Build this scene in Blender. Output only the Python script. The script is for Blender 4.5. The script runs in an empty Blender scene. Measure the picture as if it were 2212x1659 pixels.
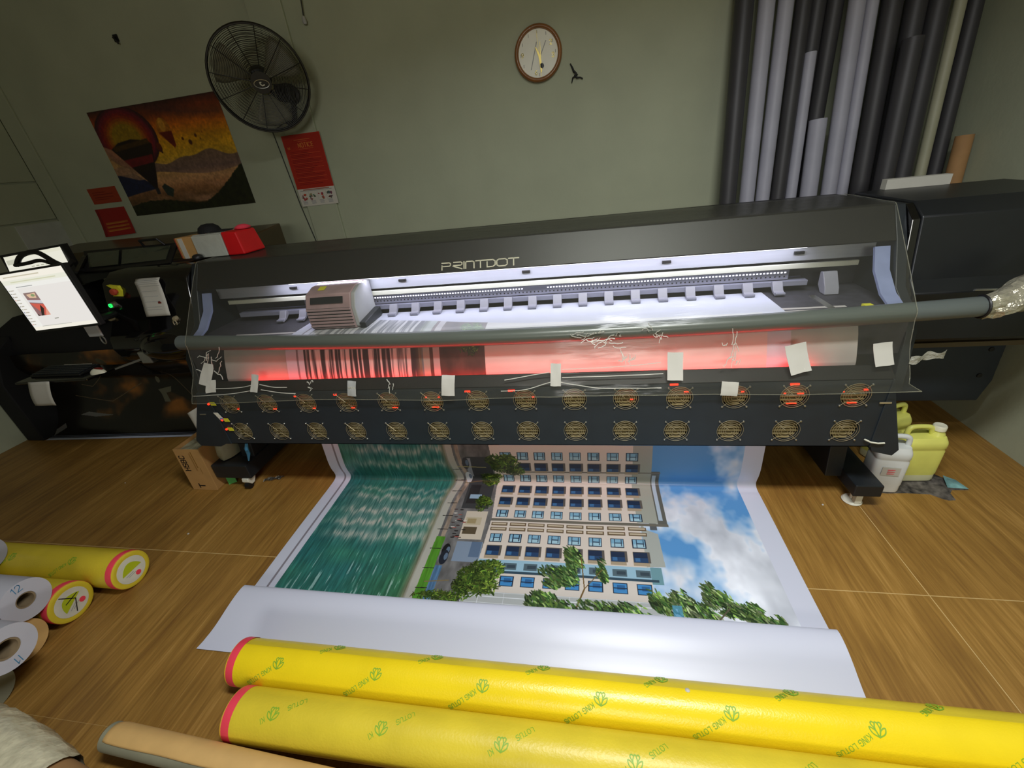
import bpy, bmesh, math, random
import numpy as np
from mathutils import Vector, Matrix
R_ = math.radians
SC = bpy.context.scene
COL = SC.collection
random.seed(7)
RNG = np.random.RandomState(11)

# ------------------------------------------------------------------ camera
def make_camera():
    yaw, pitch, roll, f = R_(-11.63), R_(27.95), R_(-6.74), 905.0
    fw = Vector((math.sin(yaw)*math.cos(pitch), math.cos(yaw)*math.cos(pitch), -math.sin(pitch)))
    r = Vector((math.cos(yaw), -math.sin(yaw), 0)); u = r.cross(fw)
    c, s = math.cos(roll), math.sin(roll)
    r2 = r*c+u*s; u2 = u*c-r*s
    cam = bpy.data.objects.new('camera', bpy.data.cameras.new('camera'))
    m = Matrix.Identity(4)
    for i in range(3):
        m[i][0], m[i][1], m[i][2] = r2[i], u2[i], -fw[i]
    m[0][3], m[1][3], m[2][3] = 0, 0, 1.75
    cam.matrix_world = m
    cam.data.sensor_width = 36.0
    cam.data.sensor_fit = 'HORIZONTAL'
    cam.data.lens = f/2212*36.0
    cam.data.clip_start = 0.02
    COL.objects.link(cam)
    SC.camera = cam
make_camera()

# ------------------------------------------------------------------ light and exposure
SC.view_settings.view_transform = 'Standard'
SC.view_settings.look = 'None'
SC.view_settings.gamma = 1.0
SC.view_settings.use_curve_mapping = False
SC.view_settings.exposure = 0.0
SC.cycles.use_denoising = True
SC.cycles.max_bounces = 10
SC.cycles.transparent_max_bounces = 16
SC.cycles.sample_clamp_indirect = 4.0
W = bpy.data.worlds.new('world'); SC.world = W; W.use_nodes = True
bg = W.node_tree.nodes['Background']
bg.inputs[0].default_value = (0.80, 0.86, 0.70, 1); bg.inputs[1].default_value = 0.03

def area(name, loc, target, sx, sy, power, color, spread=180):
    d = bpy.data.lights.new(name, 'AREA'); d.shape = 'RECTANGLE'; d.size = sx; d.size_y = sy
    d.energy = power; d.color = color; d.spread = R_(spread)
    o = bpy.data.objects.new(name, d); COL.objects.link(o); o.location = loc
    q = (Vector(target)-Vector(loc)).to_track_quat('-Z', 'X' if abs(target[0]-loc[0]) < 1e-6 and sx < sy else 'Y')
    o.rotation_euler = q.to_euler()
    return o
area('shop_window_light', (0.3, -3.6, 2.4), (0.2, 1.6, 0.4), 1.6, 0.7, 58, (1.0, 0.98, 0.92))
area('ceiling_tube_light', (0.35, 0.55, 3.25), (0.35, 0.75, 0.0), 1.3, 0.3, 68, (0.96, 0.98, 1.0), 150)
area('led_bar_light', (-0.42, 2.268, 1.233), (-0.42, 2.29, 0.9), 2.95, 0.02, 5.6, (0.77, 0.75, 1.0))
area('heater_bar_light', (-0.45, 1.848, 0.758), (-0.45, 1.93, 0.865), 2.9, 0.02, 5.2, (1.0, 0.025, 0.025))
area('heater_low_light', (-0.45, 1.86, 0.50), (-0.45, 1.95, 0.10), 2.4, 0.05, 1.0, (1.0, 0.10, 0.04))

# ------------------------------------------------------------------ materials
def lin(c):
    if isinstance(c, str):
        c = tuple(int(c[i:i+2], 16)/255 for i in (1, 3, 5))
    return tuple(x/12.92 if x <= 0.04045 else ((x+0.055)/1.055)**2.4 for x in c[:3]) + (1.0,)
MAT = {}
def pm(name, color, rough=0.6, metal=0.0, vary=0.12, scale=9.0, bump=0.0, bscale=60.0, spec=0.5, coat=0.0, stretch=None, emit=None, estr=0.0):
    """principled material whose colour is modulated by procedural noise"""
    m = bpy.data.materials.new(name); m.use_nodes = True
    nt = m.node_tree; b = nt.nodes['Principled BSDF']; L = nt.links
    b.inputs['Roughness'].default_value = rough; b.inputs['Metallic'].default_value = metal
    b.inputs['Specular IOR Level'].default_value = spec
    b.inputs['Coat Weight'].default_value = coat
    col = lin(color)
    tc = nt.nodes.new('ShaderNodeTexCoord'); mp = nt.nodes.new('ShaderNodeMapping')
    if stretch: mp.inputs['Scale'].default_value = stretch
    L.new(tc.outputs['Object'], mp.inputs['Vector'])
    n = nt.nodes.new('ShaderNodeTexNoise'); n.inputs['Scale'].default_value = scale; n.inputs['Detail'].default_value = 5
    L.new(mp.outputs[0], n.inputs['Vector'])
    cr = nt.nodes.new('ShaderNodeValToRGB')
    cr.color_ramp.elements[0].position = 0.3; cr.color_ramp.elements[1].position = 0.7
    cr.color_ramp.elements[0].color = tuple(x*(1-vary) for x in col[:3])+(1,)
    cr.color_ramp.elements[1].color = tuple(min(1, x*(1+vary)) for x in col[:3])+(1,)
    L.new(n.outputs['Fac'], cr.inputs[0]); L.new(cr.outputs[0], b.inputs['Base Color'])
    if bump > 0:
        n2 = nt.nodes.new('ShaderNodeTexNoise'); n2.inputs['Scale'].default_value = bscale; n2.inputs['Detail'].default_value = 3
        L.new(mp.outputs[0], n2.inputs['Vector'])
        bp = nt.nodes.new('ShaderNodeBump'); bp.inputs['Strength'].default_value = bump; bp.inputs['Distance'].default_value = 0.01
        L.new(n2.outputs['Fac'], bp.inputs['Height']); L.new(bp.outputs[0], b.inputs['Normal'])
    if emit:
        b.inputs['Emission Color'].default_value = lin(emit); b.inputs['Emission Strength'].default_value = estr
    MAT[name] = m
    return m

def wood_floor_mat():
    m = bpy.data.materials.new('oak_floor'); m.use_nodes = True
    nt = m.node_tree; b = nt.nodes['Principled BSDF']; L = nt.links
    g = nt.nodes.new('ShaderNodeNewGeometry')
    def noise(sx, sy, detail, seed, dist=0.0):
        mp = nt.nodes.new('ShaderNodeMapping'); mp.inputs['Scale'].default_value = (sx, sy, 1); mp.inputs['Location'].default_value = (seed, seed*1.7, 0)
        L.new(g.outputs['Position'], mp.inputs['Vector'])
        n = nt.nodes.new('ShaderNodeTexNoise'); n.inputs['Scale'].default_value = 1.0; n.inputs['Detail'].default_value = detail
        n.inputs['Distortion'].default_value = dist; n.inputs['Roughness'].default_value = 0.62
        L.new(mp.outputs[0], n.inputs['Vector']); return n
    a = noise(30, 2.4, 7, 3.0, 0.6); c = noise(110, 3.5, 4, 9.0); d = noise(5, 0.7, 2, 5.0)
    def mix(f, x, y):
        k = nt.nodes.new('ShaderNodeMath'); k.operation = 'MULTIPLY_ADD'; k.inputs[1].default_value = f
        L.new(x, k.inputs[0]); 
        if y is None: k.inputs[2].default_value = 0
        else: L.new(y, k.inputs[2])
        return k.outputs[0]
    v = mix(0.42, a.outputs['Fac'], mix(0.30, c.outputs['Fac'], mix(0.28, d.outputs['Fac'], None)))
    cr = nt.nodes.new('ShaderNodeValToRGB'); e = cr.color_ramp.elements
    e[0].position = 0.36; e[0].color = lin('#775428'); e[1].position = 0.66; e[1].color = lin('#b78f4f')
    k = e.new(0.47); k.color = lin('#8c6830'); k = e.new(0.55); k.color = lin('#9c7639')
    L.new(v, cr.inputs[0]); L.new(cr.outputs[0], b.inputs['Base Color'])
    b.inputs['Roughness'].default_value = 0.42; b.inputs['Specular IOR Level'].default_value = 0.35
    bp = nt.nodes.new('ShaderNodeBump'); bp.inputs['Strength'].default_value = 0.12; bp.inputs['Distance'].default_value = 0.004
    L.new(v, bp.inputs['Height']); L.new(bp.outputs[0], b.inputs['Normal'])
    MAT['oak_floor'] = m
wood_floor_mat()

def clear_mat(name, tint, gloss, rough, haze, bump=0.3, bscale=14.0, stretch=(1, 1, 1), base=0.03):
    m = bpy.data.materials.new(name); m.use_nodes = True
    nt = m.node_tree; L = nt.links
    for n in list(nt.nodes):
        if n.type != 'OUTPUT_MATERIAL': nt.nodes.remove(n)
    out = nt.nodes['Material Output']
    tr = nt.nodes.new('ShaderNodeBsdfTransparent'); tr.inputs[0].default_value = lin(tint)
    gl = nt.nodes.new('ShaderNodeBsdfGlossy'); gl.inputs['Roughness'].default_value = rough
    df = nt.nodes.new('ShaderNodeBsdfDiffuse'); df.inputs[0].default_value = lin('#d8d8c8')
    lw = nt.nodes.new('ShaderNodeLayerWeight'); lw.inputs[0].default_value = 0.28
    ml = nt.nodes.new('ShaderNodeMath'); ml.operation = 'MULTIPLY_ADD'; ml.inputs[1].default_value = gloss; ml.inputs[2].default_value = base
    tc = nt.nodes.new('ShaderNodeTexCoord'); mp = nt.nodes.new('ShaderNodeMapping'); mp.inputs['Scale'].default_value = stretch
    L.new(tc.outputs['Object'], mp.inputs[0])
    n = nt.nodes.new('ShaderNodeTexNoise'); n.inputs['Scale'].default_value = bscale; n.inputs['Detail'].default_value = 4
    L.new(mp.outputs[0], n.inputs['Vector'])
    bp = nt.nodes.new('ShaderNodeBump'); bp.inputs['Strength'].default_value = bump; bp.inputs['Distance'].default_value = 0.02
    L.new(n.outputs['Fac'], bp.inputs['Height'])
    for q in (gl.inputs['Normal'], df.inputs['Normal'], lw.inputs['Normal']): L.new(bp.outputs[0], q)
    L.new(lw.outputs['Fresnel'], ml.inputs[0])
    m1 = nt.nodes.new('ShaderNodeMixShader'); m1.inputs[0].default_value = haze
    L.new(tr.outputs[0], m1.inputs[1]); L.new(df.outputs[0], m1.inputs[2])
    m2 = nt.nodes.new('ShaderNodeMixShader'); L.new(ml.outputs[0], m2.inputs[0])
    L.new(m1.outputs[0], m2.inputs[1]); L.new(gl.outputs[0], m2.inputs[2])
    L.new(m2.outputs[0], out.inputs[0])
    MAT[name] = m; return m

pm('wall_paint', '#abb095', 0.75, vary=0.05, scale=3.0, bump=0.08, bscale=40)
pm('wall_paint_side', '#abb096', 0.75, vary=0.05, scale=3.0, bump=0.08, bscale=40)
pm('ceiling_paint', '#c9c9b8', 0.8)
pm('grout', '#c3a56b', 0.8)
pm('black_metal', '#1b2024', 0.42, vary=0.15, bump=0.03, bscale=220)
pm('side_black', '#14171a', 0.4, vary=0.10, bump=0.02, bscale=260)
pm('navy_panel', '#222a31', 0.5, vary=0.10, bump=0.02, bscale=260)
pm('hood_black', '#13120f', 0.45, vary=0.12, scale=4)
pm('gloss_black', '#0b0a0a', 0.12, vary=0.2, coat=0.4)
pm('black_plastic', '#141414', 0.45)
pm('matte_black', '#0d0d0e', 0.8)
pm('steel', '#b9b9b2', 0.3, metal=0.9, vary=0.1)
pm('wire_steel', '#c4b898', 0.35, metal=0.6, vary=0.1)
pm('silver', '#c3c8cf', 0.42, metal=0.35, vary=0.06, stretch=(0.3, 6, 6))
pm('cream_bar', '#e4e6d0', 0.4, vary=0.04)
pm('grey_bar', '#7c7d8e', 0.5, vary=0.08, stretch=(0.5, 6, 6))
pm('clip_grey', '#8d8d98', 0.5, vary=0.1)
pm('bed_dark', '#3a3941', 0.6, vary=0.22, scale=25)
pm('apron_metal', '#c4bfbb', 0.45, metal=0.15, vary=0.06)
pm('lavender_plate', '#8b96c0', 0.6, vary=0.06, scale=20)
pm('slat_olive', '#8d7d52', 0.5, vary=0.15)
pm('white_plastic', '#dcdccb', 0.45, vary=0.05)
pm('carriage_pink', '#a38a8c', 0.5, vary=0.1, scale=16)
pm('carriage_grey', '#a5a7a8', 0.55, vary=0.08)
pm('pvc_grey', '#585f5c', 0.33, vary=0.06, stretch=(0.3, 4, 4))
pm('led_white', '#ffffff', 0.5, emit='#e8e8ff', estr=3.0)
pm('heater_red', '#ff2010', 0.5, emit='#ff2a12', estr=3.0)
pm('led_green', '#20ff60', 0.5, emit='#20ff60', estr=2.2)
pm('label_yellow', '#d8d435', 0.55)
pm('label_white', '#d9d7c6', 0.6)
pm('label_blue', '#2a63b0', 0.55)
pm('strap_blue', '#3f86b0', 0.5)
pm('vinyl_yellow', '#efd31c', 0.30, vary=0.05, scale=5, bump=0.10, bscale=160, stretch=(1, 1, 1), spec=0.5)
pm('vinyl_yellow_dull', '#d8c233', 0.4, vary=0.08, scale=6, bump=0.10, bscale=120)
pm('tape_red', '#f0465a', 0.5, vary=0.05)
pm('ink_green', '#86b02e', 0.5, vary=0.05)
pm('label_lime', '#b5c31e', 0.5, vary=0.05)
pm('vinyl_white', '#c2c3ce', 0.45, vary=0.03)
pm('core_brown', '#8d7a5c', 0.85)
pm('kraft', '#cfa868', 0.75, vary=0.07, scale=12, bump=0.05, bscale=90)
pm('kraft_dark', '#a67f52', 0.8, vary=0.10)
pm('tube_grey', '#85856f', 0.7)
pm('carton', '#b98f55', 0.8, vary=0.06, scale=14)
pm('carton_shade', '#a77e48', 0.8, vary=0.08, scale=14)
pm('ink_black', '#1c130c', 0.7)
pm('ink_brown', '#8a6426', 0.7)
pm('roll_dark', '#3a393b', 0.5, vary=0.1, scale=6)
pm('roll_white', '#a4a4b0', 0.5, vary=0.05)
pm('roll_cream', '#a3a288', 0.5, vary=0.06)
pm('jug_yellow', '#dcdc70', 0.38, vary=0.08, scale=8)
pm('jug_clear', '#cfcfa8', 0.4, vary=0.06)
pm('jug_white', '#d3d7d4', 0.38, vary=0.05)
pm('cap_white', '#dedcc4', 0.45)
pm('rag', '#514c46', 0.9, vary=1.0, scale=26, bump=0.6, bscale=25)
pm('rag_teal', '#6f9a9a', 0.9, vary=0.5, scale=14)
pm('clock_wood', '#8a5a2c', 0.35, vary=0.15, coat=0.3)
pm('clock_face', '#fdfcec', 0.6, vary=0.03)
pm('gold', '#d8c472', 0.3, metal=0.7)
pm('fan_black', '#17160f', 0.5, vary=0.1)
pm('fan_blade', '#87866f', 0.5, vary=0.1)
pm('red_paper', '#b4452b', 0.65, vary=0.06)
pm('red_box', '#d0141a', 0.42, vary=0.06)
pm('pouch_grey', '#b6b9ae', 0.3, vary=0.08, bump=0.3, bscale=18)
pm('paper', '#bfbdb2', 0.7, vary=0.04)
pm('paper_grey', '#a9aaa6', 0.7, vary=0.04)
pm('bag_grey', '#8c8a70', 0.4, vary=0.15, bump=0.4, bscale=20)
pm('cable', '#171614', 0.6)
pm('green_card', '#4faa4a', 0.6)
pm('mouse_white', '#d8d6bf', 0.35)
pm('mouse_red', '#6e2018', 0.3)
pm('lettering', '#d6d0ba', 0.45)
pm('glass_tint', '#3f4436', 0.12, vary=0.1, coat=0.3)
pm('brown_top', '#4b3f26', 0.3, vary=0.12, scale=3)
clear_mat('clear_plastic', '#f4f5ee', 0.30, 0.20, 0.034, bump=0.30, bscale=5.0, stretch=(0.5, 2.5, 2.5), base=0.010)
clear_mat('hem_film', '#f0f0e4', 0.5, 0.15, 0.16, bump=0.3)
pm('crease_glint', '#bdbdb0', 0.2, vary=0.05)
pm('film_bag', '#d2ccae', 0.22, vary=0.15, scale=20, bump=1.0, bscale=22)
pm('film_silver', '#b5b19c', 0.24, metal=0.55, vary=0.25, scale=30, bump=1.0, bscale=34)
clear_mat('crumpled_film', '#e6e4d4', 0.8, 0.12, 0.5, bump=1.0, bscale=26.0)
clear_mat('clock_glass', '#ffffff', 0.35, 0.03, 0.0, bump=0.0, base=0.01)
clear_mat('cyl_film', '#dcdcc6', 0.5, 0.2, 0.25, bump=0.5, bscale=15)

# ------------------------------------------------------------------ pictures painted in code (flat print)
class Canvas:
    def __init__(s, w, h, x0, x1, y0, y1, base=(1, 1, 1)):
        s.w, s.h, s.x0, s.y0 = w, h, x0, y0
        s.kx, s.ky = w/(x1-x0), h/(y1-y0)
        s.a = np.empty((h, w, 3), np.float32); s.a[:] = base
        s.X, s.Y = np.meshgrid(x0+(np.arange(w)+.5)/s.kx, y0+(np.arange(h)+.5)/s.ky)
        s.X = s.X.astype(np.float32); s.Y = s.Y.astype(np.float32)
    def box(s, x0, x1, y0, y1):
        i0 = max(0, int(math.floor((x0-s.x0)*s.kx))); i1 = min(s.w, int(math.ceil((x1-s.x0)*s.kx))+1)
        j0 = max(0, int(math.floor((y0-s.y0)*s.ky))); j1 = min(s.h, int(math.ceil((y1-s.y0)*s.ky))+1)
        return slice(j0, max(j0, j1)), slice(i0, max(i0, i1))
    def poly(s, pts, c, alpha=1.0):
        xs = [p[0] for p in pts]; ys = [p[1] for p in pts]
        sl = s.box(min(xs), max(xs), min(ys), max(ys))
        X, Y = s.X[sl], s.Y[sl]
        if X.size == 0: return
        m = np.zeros(X.shape, bool); n = len(pts)
        for i in range(n):
            ax, ay = pts[i]; bx, by = pts[(i+1) % n]
            if ay == by: continue
            m ^= ((ay > Y) != (by > Y)) & (X < (bx-ax)*(Y-ay)/(by-ay)+ax)
        s.blend(sl, m*alpha, c)
    def rect(s, x0, x1, y0, y1, c, alpha=1.0):
        s.poly([(x0, y0), (x1, y0), (x1, y1), (x0, y1)], c, alpha)
    def blend(s, sl, m, c):
        m = np.asarray(m, np.float32)[..., None]
        s.a[sl] = s.a[sl]*(1-m)+np.asarray(c, np.float32)*m
    def ell(s, cx, cy, rx, ry, c, alpha=1.0, ang=0.0):
        r = max(rx, ry); sl = s.box(cx-r, cx+r, cy-r, cy+r)
        X, Y = s.X[sl]-cx, s.Y[sl]-cy
        ca, sa = math.cos(ang), math.sin(ang)
        u, v = (X*ca+Y*sa)/rx, (-X*sa+Y*ca)/ry
        s.blend(sl, (u*u+v*v < 1)*alpha, c)
    def line(s, a, b, t, c, alpha=1.0):
        dx, dy = b[0]-a[0], b[1]-a[1]; l = math.hypot(dx, dy) or 1
        nx, ny = -dy/l*t/2, dx/l*t/2
        s.poly([(a[0]+nx, a[1]+ny), (b[0]+nx, b[1]+ny), (b[0]-nx, b[1]-ny), (a[0]-nx, a[1]-ny)], c, alpha)
    def text(s, txt, x, y, h, c, t=None, rot=0.0):
        for pl in stroke_text(txt, h):
            q = [(x+px*math.cos(rot)-py*math.sin(rot), y+px*math.sin(rot)+py*math.cos(rot)) for px, py in pl]
            for a, b in zip(q, q[1:]): s.line(a, b, t or h*0.16, c)
    def noise(s, fx, fy, octaves=4, seed=0, sl=None):
        X = (s.X if sl is None else s.X[sl])*fx; Y = (s.Y if sl is None else s.Y[sl])*fy
        rs = np.random.RandomState(seed); out = np.zeros(X.shape, np.float32); amp, tot = 1.0, 0
        for o in range(octaves):
            g = rs.rand(64, 64).astype(np.float32); ox, oy = rs.rand(2)*64
            x = (X*(2**o)+ox); y = (Y*(2**o)+oy)
            xi = np.floor(x).astype(int); yi = np.floor(y).astype(int); fx_, fy_ = x-xi, y-yi
            fx_ = fx_*fx_*(3-2*fx_); fy_ = fy_*fy_*(3-2*fy_)
            v = (g[yi % 64, xi % 64]*(1-fx_)+g[yi % 64, (xi+1) % 64]*fx_)*(1-fy_)+(g[(yi+1) % 64, xi % 64]*(1-fx_)+g[(yi+1) % 64, (xi+1) % 64]*fx_)*fy_
            out += v*amp; tot += amp; amp *= 0.55
        return out/tot
    def image(s, name):
        im = bpy.data.images.new(name, s.w, s.h, float_buffer=False)
        buf = np.ones((s.h, s.w, 4), np.float32); buf[..., :3] = np.clip(s.a, 0, 1)
        im.pixels.foreach_set(buf.ravel()); im.update(); im.pack()
        return im

def img_mat(name, im, rough=0.45, emit=0.0, bump=0.0):
    m = bpy.data.materials.new(name); m.use_nodes = True
    nt = m.node_tree; b = nt.nodes['Principled BSDF']
    t = nt.nodes.new('ShaderNodeTexImage'); t.image = im; t.extension = 'EXTEND'
    u = nt.nodes.new('ShaderNodeUVMap'); u.uv_map = 'UVMap'
    nt.links.new(u.outputs[0], t.inputs[0])
    if emit > 0:
        b.inputs['Base Color'].default_value = (0.01, 0.01, 0.01, 1)
        nt.links.new(t.outputs[0], b.inputs['Emission Color']); b.inputs['Emission Strength'].default_value = emit
    else:
        nt.links.new(t.outputs[0], b.inputs['Base Color'])
    b.inputs['Roughness'].default_value = rough
    MAT[name] = m; return m

# ------------------------------------------------------------------ stroke letters (unit height)
FONT = {
 'A': [[(0, 0), (.32, 1), (.64, 0)], [(.12, .36), (.52, .36)]],
 'B': [[(0, 0), (0, 1), (.42, 1), (.55, .88), (.55, .64), (.42, .52), (0, .52)], [(.42, .52), (.6, .38), (.6, .14), (.45, 0), (0, 0)]],
 'C': [[(.62, .82), (.48, 1), (.16, 1), (0, .8), (0, .2), (.16, 0), (.48, 0), (.62, .18)]],
 'D': [[(0, 0), (0, 1), (.36, 1), (.6, .78), (.6, .22), (.36, 0), (0, 0)]],
 'E': [[(.52, 1), (0, 1), (0, 0), (.52, 0)], [(0, .52), (.44, .52)]],
 'F': [[(.52, 1), (0, 1), (0, 0)], [(0, .52), (.44, .52)]],
 'G': [[(.62, .84), (.48, 1), (.16, 1), (0, .8), (0, .2), (.16, 0), (.5, 0), (.64, .16), (.64, .45), (.36, .45)]],
 'H': [[(0, 0), (0, 1)], [(.58, 0), (.58, 1)], [(0, .52), (.58, .52)]],
 'I': [[(.05, 0), (.05, 1)]],
 'K': [[(0, 0), (0, 1)], [(.55, 1), (0, .45)], [(.18, .6), (.58, 0)]],
 'L': [[(0, 1), (0, 0), (.48, 0)]],
 'N': [[(0, 0), (0, 1), (.58, 0), (.58, 1)]],
 'O': [[(.18, 0), (0, .22), (0, .78), (.18, 1), (.5, 1), (.68, .78), (.68, .22), (.5, 0), (.18, 0)]],
 'P': [[(0, 0), (0, 1), (.42, 1), (.58, .86), (.58, .6), (.42, .46), (0, .46)]],
 'R': [[(0, 0), (0, 1), (.42, 1), (.58, .86), (.58, .62), (.42, .48), (0, .48)], [(.3, .48), (.6, 0)]],
 'S': [[(.56, .84), (.44, 1), (.12, 1), (0, .84), (0, .66), (.12, .53), (.46, .47), (.58, .34), (.58, .16), (.44, 0), (.12, 0), (0, .16)]],
 'T': [[(0, 1), (.6, 1)], [(.3, 1), (.3, 0)]],
 'U': [[(0, 1), (0, .2), (.16, 0), (.44, 0), (.6, .2), (.6, 1)]],
 '1': [[(.0, .78), (.22, 1), (.22, 0)]],
 '2': [[(0, .8), (.14, 1), (.44, 1), (.56, .82), (.5, .55), (0, 0), (.58, 0)]],
 '3': [[(0, .86), (.14, 1), (.42, 1), (.55, .78), (.4, .53), (.2, .53)], [(.4, .53), (.58, .3), (.44, 0), (.12, 0), (0, .16)]],
 '6': [[(.5, .95), (.2, .8), (.02, .4), (.05, .1), (.2, 0), (.42, 0), (.56, .2), (.5, .45), (.3, .52), (.05, .35)]],
 '9': [[(.1, .05), (.4, .2), (.56, .6), (.53, .9), (.4, 1), (.16, 1), (.02, .8), (.08, .55), (.3, .48), (.54, .65)]],
}
def stroke_text(txt, h, gap=0.26):
    out = []; x = 0.0
    for ch in txt:
        if ch == ' ': x += 0.5*h; continue
        g = FONT[ch]; w = max(p[0] for pl in g for p in pl)
        for pl in g: out.append([(x+p[0]*h, p[1]*h) for p in pl])
        x += (w+gap)*h
    return out
def text_width(txt, h, gap=0.26):
    return max(p[0] for pl in stroke_text(txt, h, gap) for p in pl)

# ------------------------------------------------------------------ mesh builder
class MB:
    def __init__(s): s.v = []; s.f = []; s.m = []; s.uv = {}
    def add(s, verts, faces, mi=0, uvs=None):
        o = len(s.v); s.v += [tuple(v) for v in verts]
        for k, f in enumerate(faces):
            if uvs: s.uv[len(s.f)] = [uvs[i] for i in f]
            s.f.append(tuple(i+o for i in f)); s.m.append(mi)
        return s
    def box(s, x0, x1, y0, y1, z0, z1, mi=0):
        v = [(x0, y0, z0), (x1, y0, z0), (x1, y1, z0), (x0, y1, z0), (x0, y0, z1), (x1, y0, z1), (x1, y1, z1), (x0, y1, z1)]
        return s.add(v, [(0, 3, 2, 1), (4, 5, 6, 7), (0, 1, 5, 4), (1, 2, 6, 5), (2, 3, 7, 6), (3, 0, 4, 7)], mi)
    def hexa(s, v, mi=0):
        return s.add(v, [(0, 3, 2, 1), (4, 5, 6, 7), (0, 1, 5, 4), (1, 2, 6, 5), (2, 3, 7, 6), (3, 0, 4, 7)], mi)
    def prism(s, poly, a0, a1, axis='x', mi=0):
        """poly = list of 2d points: (y,z) for axis x, (x,z) for y, (x,y) for z"""
        def P(p, a): return {'x': (a, p[0], p[1]), 'y': (p[0], a, p[1]), 'z': (p[0], p[1], a)}[axis]
        n = len(poly); v = [P(p, a0) for p in poly]+[P(p, a1) for p in poly]
        f = [tuple(range(n-1, -1, -1)), tuple(range(n, 2*n))]+[(i, (i+1) % n, n+(i+1) % n, n+i) for i in range(n)]
        return s.add(v, f, mi)
    def tube(s, path, r, n=10, mi=0, closed=False, caps=True):
        P = [Vector(p) for p in path]; N = len(P); rs = r if isinstance(r, (list, tuple)) else [r]*N
        verts = []; prev = None
        for i, p in enumerate(P):
            if closed: t = P[(i+1) % N]-P[i-1]
            else: t = (P[min(i+1, N-1)]-P[max(i-1, 0)])
            t.normalize()
            if prev is None:
                a = Vector((0, 0, 1)) if abs(t.z) < 0.9 else Vector((1, 0, 0)); u = t.cross(a).normalized()
            else:
                u = (prev-t*prev.dot(t)).normalized()
            prev = u; w = t.cross(u)
            for k in range(n):
                th = 2*math.pi*k/n; verts.append(p+(u*math.cos(th)+w*math.sin(th))*rs[i])
        f = []
        for i in range(N if closed else N-1):
            j = (i+1) % N
            for k in range(n): f.append((i*n+k, i*n+(k+1) % n, j*n+(k+1) % n, j*n+k))
        if caps and not closed: f += [tuple(range(n-1, -1, -1)), tuple((N-1)*n+k for k in range(n))]
        return s.add(verts, f, mi)
    def cyl(s, a, b, r, n=24, mi=0, caps=True, r2=None):
        return s.tube([a, b], [r, r if r2 is None else r2], n, mi, caps=caps)
    def ring(s, a, b, r0, r1, n=32, mi=0):
        """pipe with a hollow bore from a to b"""
        a, b = Vector(a), Vector(b); t = (b-a).normalized()
        q = Vector((0, 0, 1)) if abs(t.z) < 0.9 else Vector((1, 0, 0)); u = t.cross(q).normalized(); w = t.cross(u)
        v = []
        for c, r in ((a, r1), (b, r1), (b, r0), (a, r0)):
            v += [c+(u*math.cos(2*math.pi*k/n)+w*math.sin(2*math.pi*k/n))*r for k in range(n)]
        f = []
        for i in range(4):
            j = (i+1) % 4
            for k in range(n): f.append((i*n+k, i*n+(k+1) % n, j*n+(k+1) % n, j*n+k))
        return s.add(v, f, mi)
    def disc(s, c, nrm, r, n=32, mi=0, thick=0.001):
        c, nrm = Vector(c), Vector(nrm).normalized()
        return s.cyl(c, c+nrm*thick, r, n, mi)
    def grid(s, fn, nu, nv, mi=0, uv=False):
        v = []; uvs = []
        for j in range(nv+1):
            for i in range(nu+1):
                v.append(fn(i/nu, j/nv)); uvs.append((i/nu, j/nv))
        f = [(j*(nu+1)+i, j*(nu+1)+i+1, (j+1)*(nu+1)+i+1, (j+1)*(nu+1)+i) for j in range(nv) for i in range(nu)]
        return s.add(v, f, mi, uvs if uv else None)
    def ribbon(s, polylines, t, fn, lift, mi=0):
        """flat strokes in 2d drawn on a surface: fn(u,v,h) -> point at height h above it"""
        for pl in polylines:
            for a, b in zip(pl, pl[1:]):
                dx, dy = b[0]-a[0], b[1]-a[1]; l = math.hypot(dx, dy)
                if l < 1e-7: continue
                ex, ey = dx/l*t*0.45, dy/l*t*0.45; nx, ny = -dy/l*t/2, dx/l*t/2
                q = [(a[0]-ex+nx, a[1]-ey+ny), (a[0]-ex-nx, a[1]-ey-ny), (b[0]+ex-nx, b[1]+ey-ny), (b[0]+ex+nx, b[1]+ey+ny)]
                s.add([fn(u, v, 0.0) for u, v in q]+[fn(u, v, lift) for u, v in q],
                      [(4, 5, 6, 7), (0, 1, 5, 4), (1, 2, 6, 5), (2, 3, 7, 6), (3, 0, 4, 7)], mi)
        return s
    def lathe(s, prof, c, axis, n=32, mi=0):
        """prof = [(r, h)] turned about axis through c"""
        c, t = Vector(c), Vector(axis).normalized()
        q = Vector((0, 0, 1)) if abs(t.z) < 0.9 else Vector((1, 0, 0)); u = t.cross(q).normalized(); w = t.cross(u)
        v = []
        for r, h in prof: v += [c+t*h+(u*math.cos(2*math.pi*k/n)+w*math.sin(2*math.pi*k/n))*r for k in range(n)]
        f = [(i*n+k, i*n+(k+1) % n, (i+1)*n+(k+1) % n, (i+1)*n+k) for i in range(len(prof)-1) for k in range(n)]
        return s.add(v, f, mi)

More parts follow.
